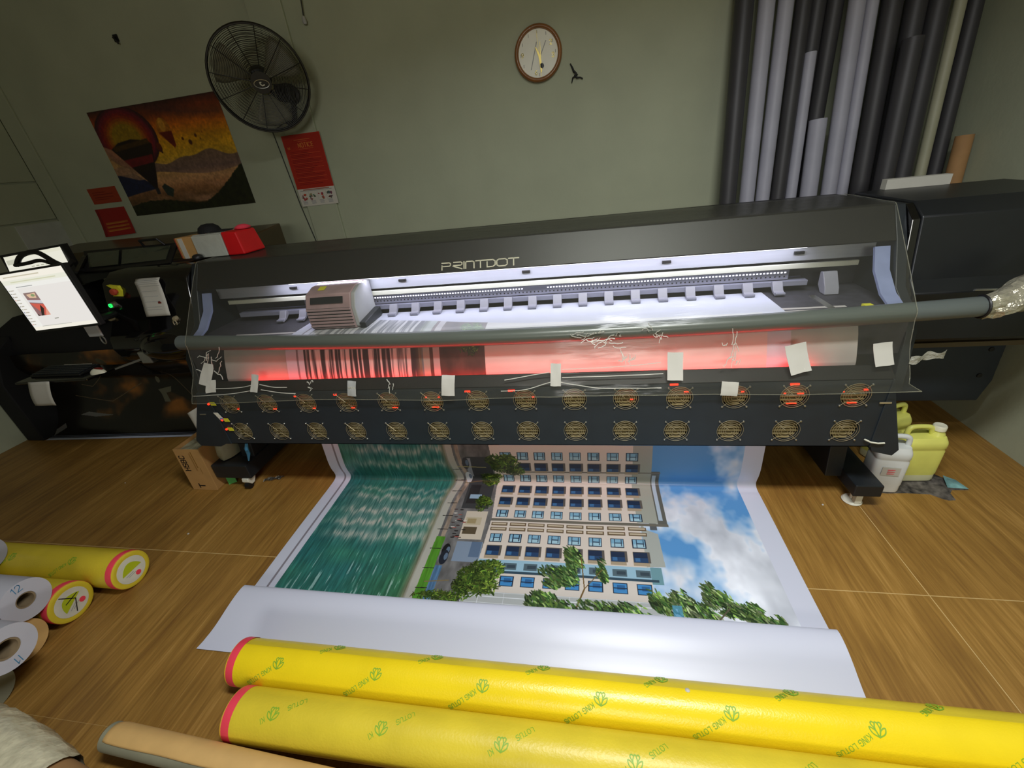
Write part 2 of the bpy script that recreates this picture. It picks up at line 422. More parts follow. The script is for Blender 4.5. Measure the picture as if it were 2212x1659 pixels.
ORG = {}
def build(name, mb, mats, parent=None, smooth=35, bevel=0.0, label=None, cat=None, group=None, kind=None, solid=0.0, subsurf=0):
    if not isinstance(mats, (list, tuple)): mats = [mats]
    V = np.array(mb.v, float).reshape(-1, 3)
    if parent is None:
        o0 = Vector(((V[:, 0].min()+V[:, 0].max())/2, (V[:, 1].min()+V[:, 1].max())/2, V[:, 2].min()))
        off = o0
    else:
        off = ORG[parent.name]
    me = bpy.data.meshes.new(name)
    me.from_pydata([tuple(x) for x in (V-np.array(off))], [], mb.f)
    for m in mats: me.materials.append(MAT[m])
    me.polygons.foreach_set('material_index', mb.m)
    if mb.uv:
        uvl = me.uv_layers.new(name='UVMap')
        for pi, p in enumerate(me.polygons):
            q = mb.uv.get(pi)
            if q:
                for k, li in enumerate(p.loop_indices): uvl.data[li].uv = q[k]
    me.validate()
    bm = bmesh.new(); bm.from_mesh(me); bmesh.ops.recalc_face_normals(bm, faces=bm.faces); bm.to_mesh(me); bm.free()
    if smooth:
        me.polygons.foreach_set('use_smooth', [True]*len(me.polygons)); me.set_sharp_from_angle(angle=R_(smooth))
    o = bpy.data.objects.new(name, me); COL.objects.link(o)
    if parent is None: o.location = off
    else: o.parent = parent
    ORG[o.name] = Vector(off)
    if bevel:
        b = o.modifiers.new('bevel', 'BEVEL'); b.width = bevel; b.segments = 2; b.limit_method = 'ANGLE'; b.angle_limit = R_(40)
    if solid:
        b = o.modifiers.new('solidify', 'SOLIDIFY'); b.thickness = solid; b.offset = 0
    if subsurf:
        b = o.modifiers.new('subsurf', 'SUBSURF'); b.levels = subsurf; b.render_levels = subsurf
    tag(o, label, cat, group, kind)
    return o
def tag(o, label=None, cat=None, group=None, kind=None):
    if label: o['label'] = label
    if cat: o['category'] = cat
    if group: o['group'] = group
    if kind: o['kind'] = kind
    return o
def thing(name, loc, label, cat, group=None):
    o = bpy.data.objects.new(name, None); COL.objects.link(o); o.location = loc; o.empty_display_size = 0.05
    ORG[o.name] = Vector(loc)
    return tag(o, label, cat, group)
def dup_part(o, dx, dy, dz, parent):
    """copy a part and its sub-parts, moved"""
    c = o.copy(); COL.objects.link(c); c.parent = parent
    c.location = (o.location[0]+dx, o.location[1]+dy, o.location[2]+dz)
    for ch in o.children:
        d = ch.copy(); COL.objects.link(d); d.parent = c
    return c
def lerp(a, b, t): return a+(b-a)*t
def catmull(P, per=6):
    out = []
    for i in range(len(P)-1):
        p0, p1, p2, p3 = P[max(i-1, 0)], P[i], P[i+1], P[min(i+2, len(P)-1)]
        for k in range(per):
            t = k/per
            out.append(tuple(0.5*((2*b)+(-a+c)*t+(2*a-5*b+4*c-d)*t*t+(-a+3*b-3*c+d)*t**3) for a, b, c, d in zip(p0, p1, p2, p3)))
    out.append(P[-1]); return out

# ================================================================== the room
XL, XR, YB, ZC = -4.95, 2.32, 3.6, 3.35
fl = build('floor', MB().box(XL-0.6, XR+0.1, -3.9, YB+0.1, -0.06, -0.0006), 'grout', kind='structure', smooth=0)
tx = [1.365-1.5*k for k in range(-1, 6)]; ty = [1.325+0.79*k for k in range(-7, 4)]
for i in range(len(tx)-1):
    for j in range(len(ty)-1):
        x1, x0 = min(tx[i], XR), max(tx[i+1], XL-0.6); y0, y1 = max(ty[j], -3.9), min(ty[j+1], YB)
        if x1-x0 < 0.05 or y1-y0 < 0.05: continue
        g0 = 0.0020 if abs(x1-1.365) < .01 else .0005; g1 = 0.0020 if abs(x0-1.365) < .01 else .0005
        gy = 0.0022 if abs(ty[j]-1.325) < 0.01 else 0.0005
        gy1 = 0.0022 if abs(ty[j+1]-1.325) < 0.01 else 0.0005
        build('tile', MB().box(x0+g1, x1-g0, y0+gy, y1-gy1, -0.0006, 0.0), 'oak_floor', fl, smooth=0)
wb = build('wall_back', MB().box(XL-0.1, XR+0.1, YB, YB+0.12, 0, ZC), 'wall_paint', kind='structure', smooth=0)
wr = build('wall_right', MB().box(XR, XR+0.12, -1.2, YB, 0, ZC), 'wall_paint_side', kind='structure', smooth=0)
wl = build('wall_left', MB().box(XL-0.14, XL-0.02, -1.0, YB, 0, ZC), 'wall_paint_side', kind='structure', smooth=0)
# boards of the left partition, with dark joints between them
for z0, z1 in ((0.0, 1.70), (1.712, 2.02), (2.034, 3.3)):
    build('panel', MB().box(XL-0.021, XL, 1.6, YB-0.02, z0, z1), 'wall_paint_side', wl, smooth=0, bevel=0.003)
build('panel', MB().box(XL, XL+0.012, 3.22, YB-0.012, 0.9, 1.69), 'pouch_grey', wl, smooth=0, label='darker grey lower board')
build('ceiling', MB().box(XL-0.6, XR+0.1, -1.0, YB+0.1, ZC, ZC+0.1), 'ceiling_paint', kind='structure', smooth=0)
build('trim_1', MB().box(-2.335, -2.06, YB-0.022, YB, 0, ZC), 'wall_paint', kind='structure', smooth=0, bevel=0.004)
build('trim_2', MB().box(XL, XL+0.17, YB-0.018, YB, 0, ZC), 'wall_paint', kind='structure', smooth=0, bevel=0.004)

# ================================================================== the printed banner
def flapzone(s): return s
PATH = [(.835, .005), (.87, .009), (.91, .017), (.95, .030), (.99, .045), (1.035, .058), (1.075, .064), (1.102, .062), (1.115, .053), (1.113, .040),
        (1.104, .024), (1.106, .011), (1.13, .004), (1.2, .003), (1.35, .003), (1.5, .003), (1.65, .003), (1.78, .003), (1.86, .003), (1.915, .004),
        (1.946, .010), (1.958, .026), (1.955, .05), (1.944, .09), (1.938, .15), (1.942, .26), (1.948, .40), (1.935, .54), (1.905, .67), (1.888, .745),
        (1.894, .80), (1.913, .86), (1.933, .915), (1.953, .956), (1.985, .985), (2.03, .999), (2.085, 1.001), (2.18, 1.001), (2.27, 1.001), (2.34, 1.001)]
FINE = catmull(PATH, 5)
ARC = [0.0]
for a, b in zip(FINE, FINE[1:]): ARC.append(ARC[-1]+math.hypot(b[0]-a[0], b[1]-a[1]))
k12 = min(range(len(FINE)), key=lambda i: abs(FINE[i][0]-1.2)+abs(FINE[i][1]-.003)*50)
SHIFT = 1.2-ARC[k12]
PS = [a+SHIFT for a in ARC]                       # s equals y on the flat stretch of floor
BX0, BX1 = -1.672, 0.912
S0, S1 = 1.0, PS[-1]
def paint_banner():
    c = Canvas(1500, 1400, BX0, BX1, S0, S1, (.79, .805, .865))
    ix0, ix1, is0 = -1.560, 0.813, 1.128
    X, Y = c.X, c.Y
    inside = (X > ix0) & (X < ix1) & (Y > is0) & (Y < 3.25)
    # sky with clouds
    n = c.noise(3.2, 3.2, 5, 3); n2 = c.noise(7, 5, 4, 8)
    cloud = np.clip((n*0.55+n2*0.45-0.43+np.clip((1.80-Y)*0.20, -0.02, .2)+(0.62-X)*0.02)*6.0, 0, 1)[..., None]
    sky = np.array((.33, .56, .78))*(1-cloud)+(np.array((.86, .88, .92))-(n2[..., None]-.5)*0.45)*cloud
    c.blend((slice(None), slice(None)), inside, sky)
    # canal water: fine ripples along s, brighter ragged bands across
    edge = -0.868+0.035*np.exp(-((Y-1.97)/.13)**2)-0.02*np.clip(1.6-Y, 0, 1)
    r1 = c.noise(170, 13, 3, 21); r2 = c.noise(60, 6, 3, 22); jag = c.noise(26, 5, 4, 23); big = c.noise(3.5, 7, 3, 24)
    wcol = np.array((.13, .33, .36))*(1-big[..., None])+np.array((.20, .44, .36))*big[..., None]
    g = np.clip((X+1.25)/.4, 0, 1)[..., None]*np.clip((1.45-Y)/.2, 0, 1)[..., None]
    wcol = wcol*(1-g*.7)+np.array((.22, .40, .22))*g*.7
    wcol = wcol*(0.78+0.62*r1[..., None])
    bands = np.zeros_like(X)
    for s0, wd, k in ((2.20, .03, .9), (2.09, .028, .8), (1.86, .016, .6), (1.79, .022, .75), (1.68, .02, .8), (1.59, .022, .8), (1.50, .028, .8), (1.72, .10, .35), (1.58, .10, .35), (2.6, .05, .9), (2.75, .04, .7), (2.95, .06, .8)):
        bands += k*np.exp(-((Y-s0-(jag-.5)*.10)/wd)**2)
    bands = np.clip(bands*(0.25+1.5*(r1-.25)), 0, 1)*np.clip((X-ix0-.03)/.12, .25, 1)
    wcol = wcol*(1-bands[..., None])+np.array((.70, .70, .66))*bands[..., None]
    sp = np.clip((r1*r2-.40)*9, 0, .55)[..., None]*np.clip((1.42-Y)/.1, 0.15, 1)[..., None]
    wcol = wcol*(1-sp)+np.array((.80, .86, .86))*sp
    late = np.clip((Y-2.5)/.2, 0, 1)[..., None]
    stripe = np.clip((c.noise(90, 2.2, 3, 31)-.42)*5, 0, 1)[..., None]
    wcol = wcol*(1-late)+(np.array((.24, .20, .22))*(1-stripe)+np.array((.88, .82, .82))*stripe)*late
    c.blend((slice(None), slice(None)), inside & (X < edge), wcol)
    sh = np.clip(1-np.abs(X-edge)/.035, 0, 1)*inside
    c.blend((slice(None), slice(None)), sh*.9, np.array((.46, .45, .36))*(.8+.4*r1[..., None]))
    wk = inside & (X > edge+.012) & (X < edge+.052)
    c.blend((slice(None), slice(None)), wk, (.66, .66, .62))
    ed2 = edge+.052
    street = inside & (X > ed2) & (X < -0.52)
    c.blend((slice(None), slice(None)), street, np.array((.40, .40, .40))*(.7+.6*c.noise(30, 16, 3, 41)[..., None]))
    lane = inside & (X > ed2+.015) & (X < ed2+.04)
    c.blend((slice(None), slice(None)), lane*.8, np.array((.62, .55, .48))*(.6+.7*c.noise(60, 20, 2, 42)[..., None]))
    grass = inside & (X > ed2-.005) & (X < ed2+.045) & (Y < 1.51)
    c.blend((slice(None), slice(None)), grass, np.array((.30, .52, .16))*(.8+.4*r1[..., None]))
    gl = inside & (X > ed2+.048) & (X < ed2+.085) & (Y < 1.33)
    c.blend((slice(None), slice(None)), gl, np.array((.30, .44, .58))*(.7+.6*r1[..., None]))
    # lower shop fronts beside the tower
    c.rect(-.70, -.575, 1.50, 1.70, (.76, .72, .66)); c.rect(-.690, -.615, 1.535, 1.585, (.33, .29, .22)); c.rect(-.690, -.60, 1.60, 1.655, (.70, .66, .56)); c.rect(-.68, -.63, 1.61, 1.645, (.60, .54, .40))
    c.rect(-.70, -.56, 1.36, 1.485, (.48, .54, .62)); c.rect(-.62, -.565, 1.39, 1.485, (.34, .42, .52))
    c.rect(-.74, -.58, 1.72, 2.15, (.22, .23, .24)); c.rect(-.725, -.66, 1.76, 1.92, (.16, .16, .17)); c.rect(-.74, -.71, 1.98, 2.14, (.52, .55, .58)); c.rect(-.71, -.64, 1.80, 1.835, (.55, .66, .75))
    for yy, col in ((1.42, (.10, .10, .11)), (1.38, (.12, .14, .18)), (1.98, (.75, .78, .8)), (2.10, (.2, .2, .22))):
        c.ell(-.745, yy, .022, .045, col); c.ell(-.735, yy+.005, .01, .022, (.35, .42, .5))
    for k in range(26):
        yy = 1.50+random.random()*.22; xx = -.775+random.random()*.09
        c.ell(xx, yy, .012, .004, random.choice([(.12, .12, .12), (.8, .78, .75), (.25, .2, .2), (.55, .3, .28)]))
    for yy in (1.20, 1.31, 1.43, 1.56, 1.66, 1.76, 1.86, 1.95, 2.05): c.line((-.835, yy), (-.775, yy+.002), .004, (.10, .10, .10))
    # the tower, lying on its side: roof towards +x
    wall = (.80, .76, .72)
    c.poly([(-.545, 1.655), (.24, 1.655), (.25, 2.235), (-.585, 2.235)], wall)
    c.poly([(-.56, 1.385), (.265, 1.385), (.245, 1.655), (-.545, 1.655)], wall)
    c.poly([(-.575, 1.205), (.27, 1.205), (.27, 1.385), (-.56, 1.385)], (.79, .76, .73))
    c.rect(-.60, .42, 1.128, 1.205, (.66, .68, .68))
    for yy in (1.150, 1.180, 1.203): c.line((-.6, yy), (.42, yy), .003, (.86, .88, .9))
    for xx in (-.52, -.40, -.26, -.1, .06, .2): c.line((xx, 1.128), (xx, 1.205), .003, (.82, .84, .86))
    c.rect(.24, .345, 1.655, 2.235, (.60, .61, .57)); c.rect(.345, .392, 1.640, 2.055, (.36, .36, .33)); c.rect(.352, .372, 1.675, 2.02, (.66, .72, .78))
    c.poly([(.255, 1.385), (.340, 1.39), (.335, 1.585), (.28, 1.61), (.255, 1.655)], (.62, .64, .62))
    c.rect(.30, .335, 1.61, 1.655, (.33, .35, .36)); c.rect(.27, .32, 1.295, 1.385, (.40, .56, .60))
    c.rect(-.545, .395, 1.634, 1.652, (.40, .39, .35)); c.line((-.4, 2.035), (.395, 2.042), .010, (.44, .42, .38))
    c.rect(-.56, .27, 1.318, 1.382, (.56, .70, .78)); c.rect(-.56, .30, 1.306, 1.320, (.18, .27, .33))
    colx = [-.491, -.388, -.288, -.185, -.082, .022, .130, .236]
    def win(xc, sc, kind, w=.066, h=.056):
        f = (.10, .15, .22)
        x0, x1, y0, y1 = xc-w/2, xc+w/2, sc-h/2, sc+h/2
        if kind == 'dark':
            c.rect(x0-.004, x1+.004, y0-.020, y1+.002, (.62, .56, .47)); c.rect(x0-.001, x1+.012, y0-.001, y1+.006, (.34, .32, .30))
            c.rect(x0, x1, y0, y1, (.13, .24, .38)); c.rect(x0, x1, (y0+y1)/2, y1, (.10, .17, .27)); c.rect(x0+.006, x0+.03, y0+.005, (y0+y1)/2-.003, (.22, .40, .58))
            c.line((x0, (y0+y1)/2), (x1, (y0+y1)/2), .004, f)
        elif kind == 'lite':
            c.rect(x0, x1, y0, y1, f); c.rect(x0+.004, x1-.004, y0+.004, y1-.004, (.46, .64, .74)); c.rect(x0+.004, x1-.004, y0+.004, sc-.004, (.60, .74, .80))
            c.line((xc-.012, sc), (x1-.012, sc), .004, f); c.line((xc-.012, y0), (xc-.012, y1), .004, f); c.line((x1-.012, y0+.01), (x1-.012, y1-.006), .004, f)
        elif kind == 'blue':
            c.rect(x0, x1, y0, y1, f); c.rect(x0+.004, x1-.004, y0+.004, y1-.004, (.24, .50, .72)); c.rect(x0+.02, x1-.012, y0+.02, y1-.012, (.16, .36, .56)); c.line((x0, sc), (x1, sc), .004, f)
        else:
            c.rect(x0-.006, x1+.006, y0, y1, (.40, .34, .26)); c.rect(x0, x1, sc-.004, sc+.006, (.72, .67, .58))
    rows = [(2.158, 'lite'), (2.075, 'dark'), (1.977, 'lite'), (1.887, 'dark'), (1.787, 'dark'), (1.690, 'lite'), (1.595, 'balc'), (1.519, 'lite'), (1.437, 'dark'), (1.350, 'bl2'), (1.266, 'blue')]
    for sc, kd in rows:
        for xc in colx:
            x = xc if sc > 1.7 else xc+(1.7-sc)*(-.02+.03*(xc+.13))
            if kd == 'balc':
                win(x, 1.613, 'balc', .078, .022); win(x, 1.578, 'balc', .078, .022)
            elif kd == 'bl2':
                c.rect(x-.03, x+.035, 1.328, 1.366, (.30, .38, .42)); c.rect(x-.012, x+.03, 1.338, 1.356, (.20, .26, .30))
            else: win(x, sc, kd)
    # trees and foreground branches
    def tree(cx, cy, rx, ry, nleaf, pal, l=.016, ang=None, seed=0):
        rs = random.Random(seed)
        subs = [(cx+rx*.62*rs.uniform(-1, 1), cy+ry*.62*rs.uniform(-1, 1), rs.uniform(.28, .55)) for _ in range(11)]
        for k in range(int(nleaf*1.5)):
            a = rs.random()*6.283; r = rs.random()**.6*1.08
            qx, qy, qr = rs.choice(subs)
            x, y = qx+rx*qr*r*math.cos(a), qy+ry*qr*r*math.sin(a)
            if y < is0+.004 or not (ix0 < x < ix1): continue
            b = rs.choice(pal); t = .45+.85*rs.random()*(0.75+.4*math.cos(a))
            c.ell(x, y, l*(.55+.6*rs.random())*.8, l*.17, (b[0]*t, b[1]*t, b[2]*t), .95, (rs.random()*3.14 if ang is None else ang+(rs.random()-.5)*.9))
    P1 = [(.26, .38, .12), (.34, .46, .16), (.18, .28, .10), (.44, .52, .20)]
    P2 = [(.24, .40, .18), (.16, .28, .14), (.46, .60, .26), (.34, .50, .26), (.56, .66, .40)]
    tree(-.49, 2.09, .125, .085, 700, P1, .02, seed=1); tree(-.60, 1.96, .07, .05, 300, P1, .018, seed=2); tree(-.61, 1.765, .055, .055, 330, P1, .016, seed=3)
    c.line((-.80, 2.075), (-.62, 2.07), .005, (.62, .60, .40)); c.line((-.78, 1.93), (-.66, 1.95), .005, (.4, .36, .26))
    tree(-.555, 1.285, .125, .105, 1100, P1, .019, seed=4); tree(-.70, 1.16, .12, .035, 300, P1, .016, seed=5)
    c.line((-.80, 1.235), (-.68, 1.25), .006, (.46, .40, .28))
    tree(-.15, 1.31, .10, .06, 420, P2, .022, 2.3, 6); tree(-.08, 1.42, .055, .075, 260, P2, .022, 2.3, 7); tree(-.20, 1.18, .11, .045, 260, P2, .022, 2.3, 8); tree(.045, 1.36, .03, .07, 110, P2, .02, 2.3, 9)
    c.line((-.08, 1.13), (-.035, 1.25), .007, (.42, .33, .18)); c.line((-.035, 1.25), (-.05, 1.42), .005, (.42, .33, .18)); c.line((-.035, 1.25), (.05, 1.36), .004, (.42, .33, .18))
    tree(.06, 1.165, .16, .032, 240, P2, .021, 2.3, 10); tree(.30, 1.20, .06, .06, 150, P2, .021, 2.3, 11)
    for cx, cy, rx, ry, nn in ((.38, 1.21, .06, .07, 230), (.46, 1.17, .06, .04, 150), (.53, 1.24, .07, .045, 190), (.50, 1.30, .03, .03, 50), (.60, 1.19, .09, .045, 280), (.70, 1.155, .07, .026, 150), (.66, 1.21, .03, .03, 45), (.75, 1.16, .012, .03, 24)):
        tree(cx, cy, rx, ry, nn, P2+[(.62, .68, .50)], .021, 2.25, int(cx*100))
    c.line((.50, 1.135), (.565, 1.20), .006, (.35, .32, .26)); c.rect(.335, .375, 1.13, 1.20, (.30, .60, .78), .7)
    # what came off the press last, further up the web: pale wall, dark street lamp and foliage
    m = inside & (Y > 2.42) & (X > -.52)
    c.blend((slice(None), slice(None)), m, np.array((.86, .80, .79))*(.94+.1*n[..., None]))
    m = inside & (Y > 2.42) & (X > -.82) & (X < -.52)
    c.blend((slice(None), slice(None)), m, np.array((.32, .22, .20))*(.6+.8*c.noise(22, 9, 4, 51)[..., None]))
    c.rect(-.80, -.765, 2.42, 3.2, (.74, .66, .66)); tree(-.60, 2.95, .07, .12, 500, P1, .016, seed=55)
    # not printed yet
    lim = 3.02+0.17*np.clip((-.30-X)/.9, 0, 1)+.02*(c.noise(3, 3, 2, 61)-.5)
    c.blend((slice(None), slice(None)), (Y > lim), (.79, .805, .865))
    fresh = inside & (Y > 2.98) & (Y <= lim)
    c.blend((slice(None), slice(None)), fresh*.55, (.80, .86, .90))
    c.blend((slice(None), slice(None)), (X > -1.606) & (X < -1.594) & (Y > 1.115), (.52, .50, .54))
    return c.image('banner_print')
img_mat('banner_print', paint_banner(), 0.36)
NX = 36
nrow = len(FINE)
mb = MB()
vv, uvs = [], []
for j in range(nrow):
    y, z = FINE[j]; s = PS[j]
    for i in range(NX+1):
        u = i/NX; x = lerp(BX0, BX1, u)
        if s < 1.04: x += (-0.045*(1-u)*max(0, (1.04-s)/.25)**1.5)
        dz = 0.0
        if z < .08 and 1.15 < s < 1.9: dz = .0012*(1+math.sin(x*9+s*7))
        if z > .01 and s < 1.12: dz = .004*math.sin(x*3.1+1)*z/.06
        vv.append((x, y, z+dz)); uvs.append((u, (s-S0)/(S1-S0)))
ff = [(j*(NX+1)+i, j*(NX+1)+i+1, (j+1)*(NX+1)+i+1, (j+1)*(NX+1)+i) for j in range(nrow-1) for i in range(NX)]
mb.add(vv, ff, 0, uvs)
banner = build('printed_banner', mb, 'banner_print', smooth=180, label='wide vinyl banner of a canal-side hotel block under the black printer', cat='banner')

# ================================================================== the large printer
PR = thing('wide_format_printer', (-0.45, 2.2, 0), 'long black wide-format printer with two rows of round fan guards', 'printer')
HX0, HX1 = -2.335, 1.388
LOWF, TOPF = (2.20, 1.25), (2.29, 1.398)
hood = build('hood', MB().prism([LOWF, TOPF, (2.80, 1.398), (2.80, 1.10), (2.46, 1.10), (2.46, 1.225), (2.23, 1.245)], HX0, HX1), 'hood_black', PR, bevel=0.006)
def hoodpt(u, v, h):
    dy, dz = TOPF[0]-LOWF[0], TOPF[1]-LOWF[1]; l = math.hypot(dy, dz); dy /= l; dz /= l
    return (u, LOWF[0]+dy*v-dz*h, LOWF[1]+dz*v+dy*h)
LOGO = [  # P R I N T D O T in open strokes
 [[(0, 0), (0, .62)], [(0, 1), (.72, 1), (.86, .88), (.86, .6), (.74, .5), (0, .5)]],
 [[(.12, 1), (.82, 1), (.95, .88), (.95, .64), (.82, .54), (.1, .54), (.06, .44), (.94, 0)], ],
 [[(.05, 0), (.05, 1)]],
 [[(0, 0), (0, .9), (.1, 1), (.66, 1), (.82, .84), (.82, 0)]],
 [[(0, 1), (.9, 1)], [(.45, 1), (.45, 0)]],
 [[(.12, .72), (.12, 0), (.66, 0), (.9, .24), (.9, .78), (.68, 1), (0, 1)]],
 [[(.2, 0), (0, .2), (0, .8), (.2, 1), (.8, 1), (1, .8), (1, .2), (.8, 0), (.2, 0)]],
 [[(0, 1), (.95, 1)], [(.47, 1), (.47, 0)]]]
lx = 0.0; strokes = []
hh = 0.037
for g, adv in zip(LOGO, (1.06, 1.10, .22, 1.0, .98, 1.06, 1.14, .95)):
    strokes += [[(-0.766+(lx+px*1.0)*hh*1.52, 0.018+py*hh) for px, py in pl] for pl in g]; lx += adv
build('lettering', MB().ribbon(strokes, 0.0060, hoodpt, 0.0012), 'lettering', hood, smooth=0)
# side cheeks that carry the hood
cheek = [(2.29, 1.395), (2.205, 1.25), (2.12, 1.06), (2.02, .985), (1.965, .90), (1.93, .62), (2.6, .62), (2.6, 1.395)]
build('side_cheek', MB().prism(cheek, HX0-.045, HX0), 'black_metal', PR, bevel=0.004)
build('side_cheek', MB().prism(cheek, HX1, HX1+.045), 'black_metal', PR, bevel=0.004)
# pale end strips inside the opening
stripL = [(2.235, 1.222), (2.19, 1.12), (2.10, 1.035), (2.0, .995), (1.99, 1.0), (2.09, 1.045), (2.178, 1.128), (2.222, 1.226)]
build('end_strip', MB().prism(stripL, HX0+.005, HX0+.062), 'lavender_plate', PR)
build('end_strip', MB().prism(stripL, HX1-.070, HX1-.008), 'lavender_plate', PR)
build('back_wall', MB().box(HX0, HX1, 2.44, 2.46, .95, 1.24), 'bed_dark', PR, smooth=0)
build('bed', MB().prism([(2.44, .996), (2.06, .996), (2.0, .985), (1.97, .96), (1.97, .80), (2.44, .80)], HX0, HX1), 'bed_dark', PR, smooth=30)
AP = [(2.09, .997), (2.03, .994), (1.988, .980), (1.958, .951), (1.938, .912), (1.918, .858), (1.899, .80), (1.893, .745), (1.91, .67), (1.94, .54), (1.98, .54), (1.98, .78), (1.99, .95), (2.09, .99)]
build('front_apron', MB().prism(AP, -2.08, 1.185), 'apron_metal', PR, smooth=50)
build('edge_guide', MB().box(1.10, 1.13, 1.985, 2.25, .992, 1.0), 'steel', PR, smooth=0)
# rails behind the carriage
build('guide_rail', MB().box(HX0, HX1, 2.335, 2.44, 1.155, 1.225), 'silver', PR, bevel=0.003)
build('guide_strip', MB().box(HX0+.06, HX1-.06, 2.325, 2.34, 1.118, 1.143), 'cream_bar', PR, bevel=0.002)
build('feed_rail', MB().box(HX0+.1, 1.12, 2.33, 2.42, 1.028, 1.056), 'grey_bar', PR, bevel=0.003)
perf = MB().box(-1.75, 1.03, 2.345, 2.42, 1.06, 1.112)
pf = build('perforated_rail', perf, 'grey_bar', PR, bevel=0.002)
dots = MB()
for x in np.arange(-1.7, 1.02, .0165):
    if -.13 < x+.22 < 0.0: continue
    dots.box(x, x+.0085, 2.3435, 2.346, 1.095, 1.101)
build('led_dot', dots, 'led_white', pf, smooth=0, kind='stuff', label='row of tiny white LED dots')
holes = MB()
for x in np.arange(-1.7, 1.02, .022): holes.box(x, x+.007, 2.3437, 2.346, 1.074, 1.080)
build('punched_hole', holes, 'matte_black', pf, smooth=0, kind='stuff', label='row of tiny punched holes')
for x in (-1.78, -1.06, -.325, .42, 1.05):
    build('rail_clip', MB().box(x-.022, x+.022, 2.322, 2.336, 1.190, 1.204).box(x-.014, x+.014, 2.318, 2.323, 1.194, 1.200), 'black_plastic', PR, smooth=0)
led = build('led_bar', MB().box(-1.75, 1.05, 2.261, 2.275, 1.2345, 1.2415), 'led_white', PR, smooth=0)
# pinch roller clips
def clip_mb():
    return (MB().prism([(2.335, 1.055), (2.318, 1.062), (2.290, 1.022), (2.268, 1.014), (2.262, 1.004), (2.276, 1.004), (2.300, 1.010), (2.335, 1.035)], -.024, .024))
cx_ = [-1.90, -1.76, -1.61] + [-1.148+.1413*k for k in range(16)]
base = build('roller_clip', clip_mb(), 'clip_grey', None, bevel=0.002)
CL0 = Vector(base.location)
base.parent = PR; base.location = Vector((cx_[0], CL0.y, CL0.z))-Vector(PR.location); ORG[base.name] = CL0
sc_ = build('clip_screw', MB().disc((-.013, 2.312, 1.050), (0, -1, .6), .0035, 8).disc((.013, 2.312, 1.050), (0, -1, .6), .0035, 8), 'matte_black', base, smooth=0)
rl_ = build('pinch_roller', MB().cyl((-.023, 2.266, 1.010), (.023, 2.266, 1.010), .0085, 12), 'grey_bar', base)
for x in cx_[1:]: dup_part(base, x-cx_[0], 0, 0, PR)
build('end_bracket', MB().prism([(2.335, 1.095), (2.31, 1.1), (2.26, 1.03), (2.25, .998), (2.30, .998), (2.335, 1.03)], 1.17, 1.235), 'clip_grey', PR, bevel=0.003)
build('yellow_tag', MB().box(1.235, 1.27, 2.02, 2.06, .997, 1.012), 'label_yellow', PR, smooth=0)
# carriage
car = build('carriage', MB().prism([(2.095, 1.003), (2.085, 1.02), (2.085, 1.13), (2.12, 1.20), (2.20, 1.225), (2.32, 1.225), (2.32, 1.01), (2.2, 1.003)], -1.565, -1.285), 'carriage_pink', PR, bevel=0.006)
build('side_cover', MB().prism([(2.10, 1.008), (2.09, 1.02), (2.09, 1.128), (2.125, 1.197), (2.2, 1.222), (2.318, 1.222), (2.318, 1.03)], -1.286, -1.262), 'carriage_grey', car, bevel=0.004)
build('skirt', MB().prism([(2.09, 1.003), (2.085, 1.035), (2.30, 1.06), (2.31, 1.006)], -1.263, -1.225), 'black_metal', car, bevel=0.004)
build('rib_backing', MB().box(-1.558, -1.292, 2.0835, 2.086, 1.016, 1.128), 'black_metal', car, smooth=0)
for k in range(6):
    z = 1.022+k*.0185
    build('front_rib', MB().box(-1.56, -1.29, 2.077, 2.087, z, z+.012), 'carriage_pink', car, smooth=0, bevel=0.002)
build('cover_window', MB().prism([(2.092, 1.152), (2.110, 1.185), (2.107, 1.187), (2.089, 1.154)], -1.53, -1.33), 'black_metal', car, smooth=0)
build('warning_label', MB().prism([(2.155, 1.214), (2.19, 1.2245), (2.19, 1.227), (2.155, 1.217)], -1.50, -1.46), 'label_yellow', car, smooth=0)
# main body under the bed
build('body', MB().box(HX0, HX1, 2.05, 2.72, .58, .80), 'black_metal', PR, smooth=0)

# dryer with fan guards
DY = 1.775; DT = .775; DB = .42
fxs = [-2.006+.2425*k for k in range(14)]; fzs = (.698, .512); HR = .056
def plate_holes():
    m = MB(); xe = [fxs[0]-.12]+[(a+b)/2 for a, b in zip(fxs, fxs[1:])]+[fxs[-1]+.1213]
    ze = [DB, (fzs[0]+fzs[1])/2, DT]
    for i, fx in enumerate(fxs):
        for fz, (z0, z1) in zip(fzs, ((ze[1], ze[2]), (ze[0], ze[1]))):
            x0, x1 = xe[i], xe[i+1]
            an = sorted([2*math.pi*k/24 for k in range(24)]+[math.atan2(q-fz, p-fx) % (2*math.pi) for p in (x0, x1) for q in (z0, z1)])
            inn, outr, dep = [], [], []
            for a in an:
                ca, sa = math.cos(a), math.sin(a)
                t = min(((x1-fx)/ca if ca > 1e-9 else 1e9), ((x0-fx)/ca if ca < -1e-9 else 1e9), ((z1-fz)/sa if sa > 1e-9 else 1e9), ((z0-fz)/sa if sa < -1e-9 else 1e9))
                inn.append((fx+HR*ca, DY, fz+HR*sa)); outr.append((fx+t*ca, DY, fz+t*sa)); dep.append((fx+HR*ca, DY+.012, fz+HR*sa))
            n = len(an)
            m.add(inn+outr+dep, [(k, (k+1) % n, n+(k+1) % n, n+k) for k in range(n)]+[(k, 2*n+k, 2*n+(k+1) % n, (k+1) % n) for k in range(n)])
    return m, xe[0], xe[-1]
pm_, px0, px1 = plate_holes()
pan = build('fan_panel', pm_, 'navy_panel', PR, smooth=0)
